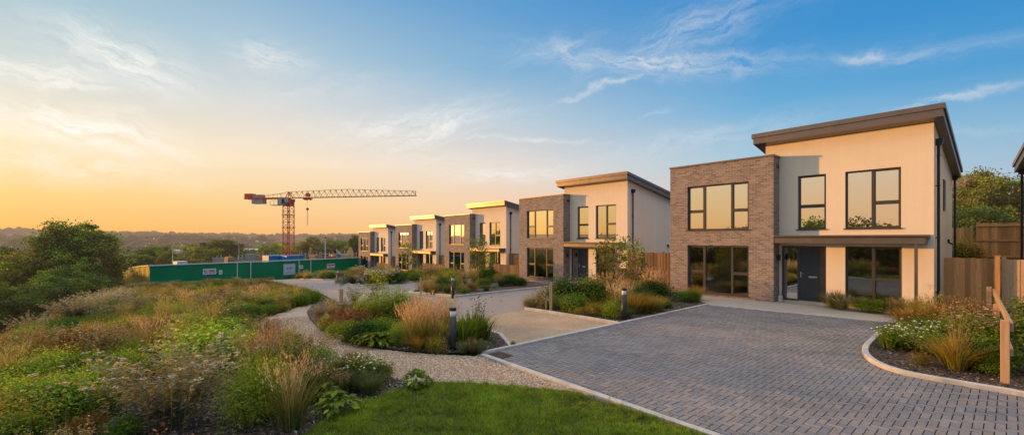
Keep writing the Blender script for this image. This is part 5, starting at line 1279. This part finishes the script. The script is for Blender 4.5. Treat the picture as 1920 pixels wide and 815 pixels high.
pole(323.5, 464, 62, 'slim pale pole behind the left end of the green hoarding')
pole(448, 459, 92, 'slim pale pole behind the site slab, left of the crane')
# white cabin peeping over the hoarding
M['cabin'] = plain('cabin_white', (.62, .63, .64), .6, 0, .08, 2); M['bluesheet'] = plain('blue_sheeting', (.025, .19, .42), .45, 0, .2, 2, .2)
M['timber'] = plain('site_timber', (.36, .23, .13), .8, 0, .3, 4); M['block'] = plain('concrete_block', (.33, .28, .25), .9, 0, .2, 5, .3); M['tarp'] = plain('tan_tarpaulin', (.46, .30, .14), .7, 0, .25, 2, .3)
M['galv'] = plain('galvanised_tube', (.50, .43, .37), .6, .2, .2, 5); M['brickred'] = plain('red_brick_stack', (.32, .12, .07), .9, 0, .3, 6)
p = at_depth(338, 490, 58); e = empty('site_cabin', (p.x, p.y, -3.3), math.atan2(hdir.y, hdir.x), 'small white box cabin peeping over the green hoarding', 'cabin')
hc = p.z+3.3; b = MB(); b.box(-.55, .55, -.9, .9, 0, hc-.06); b.build('cabin_wall', M['cabin'], e); MB().box(-.6, .6, -.95, .95, hc-.058, hc+.03).build('roof', M['cap'], e)
b = MB()
for k in range(5): b.box(-.4, .4, -.915, -.902, hc-.55+.09*k, hc-.50+.09*k)
b.build('vent_slats', M['cap'], e)
# blue site cabins
for px, lab in ((515, 'left blue site cabin behind the hoarding below the crane'), (548, 'right blue site cabin behind the hoarding below the crane')):
    p = at_depth(px, 478.5, 74); p2 = at_depth(px, 488, 74); hc = p.z+3.3
    e = empty('site_cabin', (p.x, p.y, -3.3), math.atan2(hdir.y, hdir.x), lab, 'cabin', 'blue site cabins')
    b = MB(); b.box(-1.45, 1.45, -1.2, 1.2, 0, hc-.08)
    for k in range(12): b.box(-1.42+.24*k, -1.32+.24*k, -1.225, -1.2005, .1, hc-.12)
    b.build('cabin_wall', M['bluesheet'], e); MB().box(-1.5, 1.5, -1.25, 1.25, hc-.078, hc).build('roof', M['bluesheet'], e)
# block pier, walls, stacks
def block_wall(px0, px1, top, d, label, mat, th=.3, steps=True):
    a = at_depth(px0, top, d); c = at_depth(px1, top, d); L = (c-a).length; foot = -3.3
    e = empty('block_wall', (a.x, a.y, foot), math.atan2(c.y-a.y, c.x-a.x), label, 'wall')
    b = MB(); hh = a.z-foot; n = max(2, int(L/.9))
    for i in range(n):
        st = (random.choice((0, .0, .22, .44)) if steps else 0); b.box(i*L/n, (i+1)*L/n-.004, -th/2, th/2, 0, hh-st)
    b.build('blockwork', M[mat], e); return e
block_wall(462, 479, 475.5, 76, 'pale block pier standing above the hoarding left of the crane', 'block', .8, False)
block_wall(399, 460, 484.0, 78, 'unfinished low block wall left of the pale pier', 'block')
block_wall(484, 503, 481.5, 80, 'short unfinished wall right of the pale pier', 'timber')
block_wall(566, 606, 481.0, 84, 'unfinished red brick wall right of the blue cabins', 'brickred')
block_wall(614, 670, 480.5, 80, 'unfinished brick wall near the farthest house', 'brickred')
for px, top, d, w, mat, lab in ((590, 478, 78, 1.6, 'timber', 'stack of timber right of the blue cabins'), (640, 476, 78, 1.5, 'bluesheet', 'blue sheeted stack near the tan gable frame'), (430, 481, 76, 1.4, 'timber', 'stack of timber left of the pale pier'), (648, 477, 74, 1.3, 'tarp', 'tan wrapped stack below the tan gable'), (625, 477, 82, 1.5, 'tarp', 'tan wrapped stack behind the lamp post')):
    p = at_depth(px, top, d); e = empty('material_stack', (p.x, p.y, -3.3), random.uniform(0, .6), lab, 'stack')
    b = MB(); hh = p.z+3.3
    for k in range(8):
        o = random.uniform(-.06, .06); b.box(-w/2+o, w/2+o, -.5+random.uniform(-.05, .05), .5, hh*k/8+.01, hh*(k+1)/8)
    b.build('stacked_material', M[mat], e); MB().box(-w/2, w/2, -.45, .45, -.1, .01).build('pallet', M['timber'], e)
p = at_depth(656, 463, 80); e = empty('gable_frame', (p.x, p.y, -3.3), .3, 'tan sheeted gable catching the sun beside the farthest house', 'gable frame')
hh = p.z+3.3; b = MB(); b.prism([(-.95, 0), (.95, 0), (.95, hh-1.3), (.15, hh), (-.1, hh-.1), (-.95, hh-1.2)], -.06, .06, 'y'); b.build('sheeting', M['tarp'], e)
b = MB(); b.bar((-.95, .2, 0), (-.95, .2, hh-1.2), .1); b.bar((.95, .2, 0), (.95, .2, hh-1.2), .1); b.bar((.95, .2, hh-1.3), (.1, .2, hh), .1); b.build('frame', M['timber'], e)
p = at_depth(630, 468, 82); e = empty('digger_arm', (p.x, p.y, -3.3), .5, 'small raised digger arm above the hoarding left of the tan gable', 'digger'); hh = p.z+3.3
b = MB(); b.box(-.9, .9, -.6, .6, .4, 1.6); b.build('digger_body', M['tarp'], e); b = MB(); b.bar((.5, 0, 1.5), (1.0, 0, hh-.9), .28); b.bar((1.0, 0, hh-.9), (0, 0, hh), .22); b.build('boom', M['tarp'], e); b = MB(); b.prism([(-.3, hh-.6), (.1, hh), (-.1, hh+.15), (-.5, hh-.2)], -.25, .25, 'y'); b.build('bucket', M['rustmetal'], e)
b = MB(); b.tube([(-.8, -.75, .35), (.8, -.75, .35)], .34, 8); b.tube([(-.8, .75, .35), (.8, .75, .35)], .34, 8); b.build('tracks', M['black'], e)
# scaffold bays: standards with a double rail
def scaffold(px0, px1, top, d, label, n):
    a = at_depth(px0, top, d); c = at_depth(px1, top, d); L = (c-a).length; foot = -3.3; hh = a.z-foot
    e = empty('scaffold', (a.x, a.y, foot), math.atan2(c.y-a.y, c.x-a.x), label, 'scaffold')
    for i in range(n+1):
        x = i*L/n; ex = random.uniform(-.15, .5); b = MB(); b.tube([(x, 0, 0), (x, 0, hh+ex)], .085, 6); b.build('standard', M['galv'], e)
    b = MB()
    for z in (hh-.25, hh-.75, hh-1.6): b.bar((0, .06, z), (L, .06, z), .09)
    b.build('ledgers', M['galv'], e)
    b = MB(); b.box(0, L, .1, .9, hh-1.25, hh-1.2); b.build('boards', M['timber'], e)
scaffold(399, 462, 480.5, 82, 'scaffold along the slab left of the pale pier', 8)
scaffold(480, 540, 475.5, 86, 'scaffold behind the blue cabins, left of the crane mast', 9)
scaffold(545, 600, 474.5, 90, 'scaffold right of the crane mast', 8)
scaffold(603, 668, 473.5, 86, 'scaffold between the lamp post and the farthest house', 9)
for i, (px, top, d, w) in enumerate([(583, 463.5, 80, .34), (562, 470, 82, .2), (638, 470, 84, .22), (594, 470, 86, .12), (671 - 40, 476, 76, .14)]):
    p = at_depth(px, top, d); b = MB(); b.box(-w/2, w/2, -w/2, w/2, -.2, p.z+3.3)
    e = empty('timber_post', (p.x, p.y, -3.3), .4, ['stoutest upright timber on the building site, right of the crane', 'upright timber just right of the crane mast', 'upright timber behind the blue sheeted stack', 'thin upright timber right of the stoutest one', 'thin upright timber left of the digger arm'][i], 'post')
    b.build('post_shaft', M['timber'], e)
# ================================================================== TOWER CRANE
M['cranered'] = plain('crane_red', (.62, .085, .04), .5, .1, .2, 3); M['cranejib'] = plain('crane_jib_paint', (.42, .25, .17), .5, .1, .2, 3); M['cranegrey'] = plain('crane_grey', (.38, .33, .31), .55, 0, .15, 3)
def lattice(b, p, q, w, h, n, m, tri=False, m2=None):
    """lattice box between p and q: four (or three) chords and zig-zag lacing"""
    p = Vector(p); q = Vector(q); d = (q-p).normalized(); up = Vector((0, 0, 1)) if abs(d.z) < .9 else Vector((0, 1, 0)); s = d.cross(up).normalized()
    if abs(d.z) > .9: up = s.cross(d).normalized()
    offs = [s*w/2, -s*w/2, up*h] if tri else [s*w/2+up*h/2, s*w/2-up*h/2, -s*w/2-up*h/2, -s*w/2+up*h/2]
    m2 = m2 or m*.6
    for o in offs: b.bar(p+o, q+o, m)
    for i in range(n):
        a, c = p.lerp(q, i/n), p.lerp(q, (i+1)/n); mid = p.lerp(q, (i+.5)/n)
        for k in range(len(offs)):
            o1, o2 = offs[k], offs[(k+1) % len(offs)]
            if i % 2: o1, o2 = o2, o1
            b.bar(a+o1, c+o2, m2); b.bar(a+offs[k], a+offs[(k+1) % len(offs)], m2)
def crane():
    base = at_depth(541, 475, 87); u = Vector((float(RGT[0]*26.3-FWD[0]*5), float(RGT[1]*26.3-FWD[1]*5), 0)).normalized()
    e = empty('tower_crane', (base.x, base.y, -3.4), math.atan2(u.y, u.x), 'red tower crane with its long jib pointing right above the building site', 'crane')
    o = 3.4; zj = 10.5+o
    b = MB(); lattice(b, (0, 0, -.3), (0, 0, zj-1.6), 1.4, 1.4, 12, .12, m2=.055); b.build('mast', M['cranered'], e)
    b = MB(); 
    for z in (zj-3.4, zj-5.9, 2.5): b.box(-.85, .85, -.85, .85, z, z+.1)
    b.build('mast_collar', M['cranered'], e)
    b = MB(); b.box(-.75, .75, -.75, .75, zj-1.6, zj-.75); b.box(-.85, .85, -.85, .85, zj-.74, zj-.2); b.build('slewing_unit', M['cranered'], e)
    L = 26.8; j = MB(); n = 22; hs = lambda t: 1.2+.25*min(1, t/.42) if t < .48 else 1.45-.62*(t-.48)/.52
    for s in (-.42, .42): j.bar((-.5, s, zj), (L, s, zj), .10)
    for i in range(n):
        t0, t1, tm = i/n, (i+1)/n, (i+.5)/n
        j.bar((t0*L, 0, zj+hs(t0)), (t1*L, 0, zj+hs(t1)), .08)
        for s in (-.42, .42): j.bar((t0*L, s, zj), (tm*L, 0, zj+hs(tm)), .06); j.bar((tm*L, 0, zj+hs(tm)), (t1*L, s, zj), .06)
        j.bar((t0*L, -.42, zj), (t0*L, .42, zj), .05); j.bar((t0*L, -.42, zj), (t1*L, .42, zj), .05)
    j.bar((L, 0, zj), (L, 0, zj+hs(1)), .1); j.bar((L, -.42, zj), (L, .42, zj), .12); j.build('jib', M['cranejib'], e)
    c = MB()
    for s in (-.5, .5): c.bar((0, s, zj), (-9.6, s, zj), .3, .26)
    for k in range(10): c.bar((-k, -.5, zj), (-k, .5, zj), .08)
    c.box(-9.6, -7.9, -.55, .55, zj+.1, zj+1.0)
    for k in range(9): c.bar((-k*1.0, -.62, zj+.1), (-k*1.0, -.62, zj+.75), .035)
    c.bar((0, -.62, zj+.75), (-8, -.62, zj+.75), .035); c.build('counter_jib', M['cranered'], e)
    c = MB(); c.box(-7.9, -5.6, -.45, .45, zj+.14, zj+.72); c.build('winch', M['cranegrey'], e)
    c = MB()
    for k in range(4): c.box(-7.9+.62*k, -7.9+.62*k+.58, -.6, .6, zj-1.05, zj-.14)
    c.build('counterweight', M['cranegrey'], e)
    c = MB(); c.bar((-.4, -.4, zj), (.0, 0, zj+1.25), .14); c.bar((-.4, .4, zj), (.0, 0, zj+1.25), .14); c.bar((.7, -.4, zj), (.1, 0, zj+1.25), .12); c.bar((.7, .4, zj), (.1, 0, zj+1.25), .12)
    c.bar((0, 0, zj+1.25), (-4, 0, zj+.55), .07); c.bar((-4, 0, zj+.55), (-8.2, 0, zj+.3), .06); c.bar((-1.8, 0, zj), (-1.8, 0, zj+.9), .05); c.build('tower_head', M['cranered'], e)
    c = MB(); c.prism([(-.9, zj-1.5), (.35, zj-1.5), (.75, zj-.9), (.6, zj-.1), (-.9, zj-.1)], -2.0, -.8, 'y'); cb = c.build('operator_cab', M['cranegrey'], e)
    c = MB(); c.prism([(.05, zj-1.3), (.36, zj-1.3), (.70, zj-.88), (.56, zj-.3), (.05, zj-.3)], -2.012, -2.002, 'y'); c.build('cab_window', M['black'], cb)
    c = MB(); c.box(-2.6, -.9, -1.9, -.9, zj-1.55, zj-1.45)
    for x in (-2.6, -1.75): c.bar((x, -1.9, zj-1.5), (x, -1.9, zj-.6), .05)
    c.bar((-2.6, -1.9, zj-.6), (-.9, -1.9, zj-.6), .05); c.build('platform', M['cranegrey'], e)
    c = MB(); c.box(3.5, 5.0, -.5, .5, zj-.3, zj-.14); c.tube([(3.8, -.5, zj-.35), (3.8, .5, zj-.35)], .12, 8); c.tube([(4.7, -.5, zj-.35), (4.7, .5, zj-.35)], .12, 8); c.tube([(4.3, -.3, zj+.55), (4.3, .3, zj+.55)], .38, 12); c.build('trolley', M['cranered'], e)
    c = MB(); c.tube([(4.2, -.1, zj-.35), (4.2, -.1, zj-2.2)], .012, 4); c.tube([(4.2, .1, zj-.35), (4.2, .1, zj-2.2)], .012, 4); c.tube([(4.2, 0, zj-2.4), (4.2, 0, zj-5.4)], .045, 6); c.build('cable', M['cranejib'], e)
    c = MB(); c.prism([(3.9, zj-2.2), (4.2, zj-1.95), (4.5, zj-2.2), (4.2, zj-2.5)], -.12, .12, 'y'); c.build('hook_block', M['cranered'], e)
crane()
# ================================================================== TREES
TPAL = [OLIVE+GREEN[:2]+DARK[:1], DARK+GREEN, OLIVE+LIME+GREEN[:2]]
TV = {}
for i, pal in enumerate(TPAL): TV[i] = tree_parts('tree_kind', 10, 9.6, 8.6, 150, 110, .36, pal, .30, 12, sig=.062)
TV['big'] = tree_parts('spreading_tree', 10, 9.8, 8.2, 330, 110, .30, OLIVE+GREEN+GREEN, .34, 18, sig=.046, inner=.35)
TV['bush'] = tree_parts('bush_kind', 10, 12, 9.8, 180, 105, .36, GREEN+DARK+OLIVE[1:2], .22, 12, sig=.055)
def tree(px, top, wpx, d, kind, label, group=None, name='tree', cw=9.6, foot=None):
    p = at_depth(px, top, d); b = (gz(p.x, p.y) if foot is None else foot)-.2
    H = max(1.5, p.z-b); W = wpx*d/F
    e = empty(name, (p.x, p.y, b), rng.uniform(0, 6.28), label, 'tree' if name == 'tree' else 'bush', group)
    for pn, me in TV[kind]: link(pn, me, e)
    cwk = {'bush': 12, 'big': 9.8}.get(kind, 9.6)
    e.scale = (.84*W/cwk, .84*W/cwk, H/10); return e
tree(143, 420, 172, 45, 'big', 'large spreading tree standing above the bank left of the hoarding')
V_ = 'in the belt of bushes below the bank at left'
for px, top, w, d, k, lab in [(40, 466, 130, 58, 0, 'flat-topped dark tree at the far left edge'), (-40, 470, 150, 60, 1, 'dark tree just outside the left edge'), (15, 492, 130, 44, 'bush', 'olive bush below the flat-topped tree at far left'), (70, 487, 130, 48, 'bush', 'olive bush left of the spreading tree'),
  (150, 487, 110, 38, 'bush', 'rounded bush in front of the spreading tree'), (95, 511, 120, 33, 'bush', 'bright green bush low in front of the spreading tree'), (22, 533, 120, 28, 'bush', 'dark bush nearest the bank at far left'), (-40, 520, 160, 34, 'bush', 'bush at the left edge below the olive ones'), (150, 520, 120, 36, 1, 'shadowy bush behind the bank crest under the spreading tree'),
  (185, 500, 80, 50, 1, 'shadowy bush right of the spreading tree trunk'), (232, 478, 60, 62, 1, 'dark tree between the spreading tree and the hoarding end'), (290, 461, 72, 74, 1, 'dark round tree behind the left end of the hoarding'), (313, 468, 40, 66, 2, 'yellowish bushy tree beside the slim pale pole'),
  (262, 476, 70, 70, 1, 'low dark tree left of the dark round one'), (352, 484, 70, 78, 0, 'low green tree behind the white box cabin'), (385, 463, 66, 84, 2, 'yellow-green tree left of the scaffold'), (416, 448, 82, 105, 1, 'tall dark domed tree behind the scaffold'), (370, 478, 60, 95, 1, 'low dark tree left of the yellow-green one'),
  (505, 456, 52, 118, 2, 'bright green domed tree left of the crane mast'), (468, 466, 50, 125, 1, 'dark tree between the tall domed tree and the bright one'), (575, 462, 50, 130, 1, 'dark tree just right of the crane mast'), (605, 458, 55, 125, 0, 'tree behind the lamp post on the hoarding'), (635, 452, 60, 130, 1, 'dark tree behind the tan gable'), (660, 456, 50, 118, 0, 'tree left of the farthest house'), (668, 440, 34, 95, 1, 'tall dark tree against the farthest house wall'), (555, 466, 40, 140, 0, 'small tree immediately behind the crane mast')]:
    tree(px, top, w, d, k, lab)
for px, top, w, d, k, lab in [(1868, 318, 150, 44, 2, 'big leafy tree behind the back garden fence at right'), (1800, 352, 90, 47, 1, 'darker tree by the nearest house rear corner'), (1960, 335, 130, 46, 0, 'leafy tree cut by the right frame edge'), (1835, 385, 120, 40, 1, 'lower dark tree just behind the sunlit fence')]:
    tree(px, top, w, d, k, lab, foot=1.2)
for px, py, h, k in ((1805, 473, .9, 'green'), (1820, 474, 1.3, 'amber'), (1835, 474, 1.0, 'olive'), (1812, 476, .6, 'lime')):
    p = at_depth(px, 476, 24.5); plant(k, p.x, 30.2, h, DN[k]+' on the terrace in front of the sunlit back fence', z=1.5, wide=1.2)
for i, (x, y, W, H, k) in enumerate([(-24, -27, 11, 12.3, 1), (-15, -30, 12, 12.6, 0), (-34, -25, 10, 11, 1), (-6, -30, 11, 11.6, 1), (4, -32, 12, 12, 0), (-44, -24, 10, 10, 2), (14, -33, 12, 12, 1), (-19, -36, 12, 13, 2), (24, -34, 12, 12, 0)]):
    b_ = gz(x, y)-.2; e = empty('tree', (x, y, b_), rng.uniform(0, 6), 'valley tree below the lawn, seen only mirrored in the house windows', 'tree', 'trees below the lawn')
    for pn, me in TV[k]: link(pn, me, e)
    e.scale = (W/9.6, W/9.6, H/10)
for i in range(46):
    a = rng.uniform(-.92, -.24); d = rng.uniform(135, 330); x, y = xy(d*math.sin(a), d*math.cos(a)); W = rng.uniform(7, 12); H = rng.uniform(5, 8.5); b_ = gz(x, y)-.5
    e = empty('tree', (x, y, b_), rng.uniform(0, 6), 'hazy tree among many in the valley beyond the building site', 'tree', 'trees in the valley beyond the site')
    for pn, me in TV[int(rng.integers(0, 3))]: link(pn, me, e)
    e.scale = (W/9.6, W/9.6, H/10)
# ================================================================== FAR WOODS, TOWN, DISTANT BUILDINGS
def woods():
    ico = bmesh.new(); bmesh.ops.create_icosphere(ico, subdivisions=2, radius=1); iv = np.array([v.co[:] for v in ico.verts]); fi = np.array([[v.index for v in f.verts] for f in ico.faces]); ico.free()
    P = []
    def add(n, d0, d1, a0, a1, s0, s1, thr):
        a = rng.uniform(a0, a1, n*4); d = d0*(d1/d0)**rng.random(n*4); r = d*np.sin(a); f = d*np.cos(a); x, y = RGT[0]*r+FWD[0]*f, RGT[1]*r+FWD[1]*f
        k = (vnoise(x, y, d0*.13)+.5*vnoise(x+90, y, d0*.05) > thr); x, y, d = x[k][:n], y[k][:n], d[k][:n]
        P.append(np.c_[x, y, rng.uniform(s0, s1, len(x))])
    add(1500, 330, 750, -1.05, -.2, 2.6, 5.5, .1); add(1300, 700, 1500, -1.05, -.2, 5, 10, .3); add(1500, 1500, 2700, -1.05, -.15, 6, 12, .35); add(500, 2300, 2600, -1.05, -.2, 5, 9, -1)
    P = np.concatenate(P); n = len(P); z = ground_z(P[:, 0], P[:, 1]); s = P[:, 2]
    k = iv[None]*(1+.28*rng.normal(0, 1, (n, len(iv), 1)).clip(-1.4, 1.4)); sc = np.c_[s*rng.uniform(.8, 1.3, n), s*rng.uniform(.8, 1.3, n), s*rng.uniform(.7, 1.05, n)]
    V = k*sc[:, None]+np.c_[P[:, :2], z+s*.45][:, None]
    col = pick([(.05, .065, .024), (.07, .08, .028), (.04, .055, .022), (.10, .09, .035)], n, .25)
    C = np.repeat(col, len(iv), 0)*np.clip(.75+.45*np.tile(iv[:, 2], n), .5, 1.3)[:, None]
    Fq = (np.arange(n)[:, None, None]*len(iv)+fi).reshape(-1, 3)
    tag(link('woodland', fast_mesh('woodland', V.reshape(-1, 3), Fq, C, M['far'])), kind='stuff')
woods()
def far_mat(name, c):
    m, nt, n, l = newmat(name); v = coords(nt); cc = mixc(nt, .5, c, ramp(nt, noisef(nt, v, .4, 3), [(.3, .8), (.7, 1.15)]), 'MULTIPLY')
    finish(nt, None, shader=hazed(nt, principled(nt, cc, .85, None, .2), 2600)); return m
M['farwall'] = far_mat('far_house_wall', (.85, .76, .68)); M['farroof'] = far_mat('far_house_roof', (.18, .11, .08)); M['farblue'] = far_mat('far_warehouse_roof', (.28, .38, .48)); M['farwhite'] = far_mat('far_white_wall', (.68, .66, .62)); M['farwin'] = far_mat('far_window', (.08, .08, .09))
fh_w = MB(); fh_w.box(-4.5, 4.5, -3.5, 3.5, -1, 5.2); fh_w.prism([(-3.5, 5.2), (3.5, 5.2), (0, 7.6)], -4.5, 4.5, 'x'); fw_me = fh_w.mesh('far_walls', M['farwall'])
fh_r = MB(); fh_r.add([(-4.8, -4, 4.95), (4.8, -4, 4.95), (4.8, 0, 7.85), (-4.8, 0, 7.85)], [(0, 1, 2, 3)]); fh_r.add([(-4.8, 4, 4.95), (4.8, 4, 4.95), (4.8, 0, 7.86), (-4.8, 0, 7.86)], [(3, 2, 1, 0)]); fr_me = fh_r.mesh('far_roof', M['farroof'])
for i in range(64):
    left = i < 42; a = rng.uniform(-.86, -.74) if left else rng.uniform(-.66, -.5); d = rng.uniform(520, 950) if left else rng.uniform(600, 1100)
    r_, f_ = d*math.sin(a), d*math.cos(a); x, y = xy(r_, f_)
    e = empty('cottage', (x, y, gz(x, y)), rng.uniform(0, 3.1), 'tiny pale house in the hazy valley town '+('behind the flat-topped dark tree at left' if left else 'beyond the hoarding, left of the crane'), 'house', 'valley town houses at left' if left else 'valley town houses left of the crane')
    link('wall', fw_me, e); link('roof', fr_me, e)
def warehouse(px, top, wpx, d, hgt, mat, label):
    p = at_depth(px, top, d); W = wpx*d/F; foot = p.z-hgt
    e = empty('warehouse', (p.x, p.y, foot), math.atan2(RGT[1], RGT[0])+.12, label, 'warehouse')
    b = MB(); b.box(-W/2, W/2, 0, 18, -4, hgt*.72); b.build('wall', M['farwhite'], e)
    b = MB(); b.prism([(-.5, hgt*.70), (9, hgt), (18.5, hgt*.70), (18.5, hgt*.74), (9, hgt*1.05), (-.5, hgt*.74)], -W/2-.4, W/2+.4, 'x'); b.build('roof', M[mat], e)
warehouse(352, 469, 46, 210, 5.0, 'farblue', 'blue-roofed warehouse beyond the hoarding, behind the slim pole')
warehouse(338, 466, 34, 260, 4.5, 'farwhite', 'white warehouse behind the blue-roofed one')
warehouse(562, 464, 42, 300, 5.5, 'farwhite', 'long white building far behind the crane mast')
warehouse(462, 467, 24, 280, 5, 'farwhite', 'small pale building left of the crane in the valley')
# pale house glimpsed behind the rear garden
p = at_depth(1799, 330, 62); e = empty('house', (p.x, p.y, 1.2), .2, 'pale house glimpsed between nearest house and garden trees', 'house')
b = MB(); b.box(-3, 3.2, 0, 7, -1, 8.2); b.prism([(0, 8.2), (7, 8.2), (3.5, 10.3)], -3, 3.2, 'x'); b.build('wall', M['farwall'], e); b = MB(); b.add([(-3.3, -.4, 8.1), (3.5, -.4, 8.1), (3.5, 3.5, 10.5), (-3.3, 3.5, 10.5)], [(0, 1, 2, 3)]); b.add([(-3.3, 7.4, 8.1), (3.5, 7.4, 8.1), (3.5, 3.5, 10.51), (-3.3, 3.5, 10.51)], [(3, 2, 1, 0)]); b.build('roof', M['farroof'], e)
for z in (2.2, 5.4):
    for x in (-1.6, 1.4): MB().box(x-.5, x+.5, -.06, -.002, z, z+1.3).build('window', M['farwin'], e)
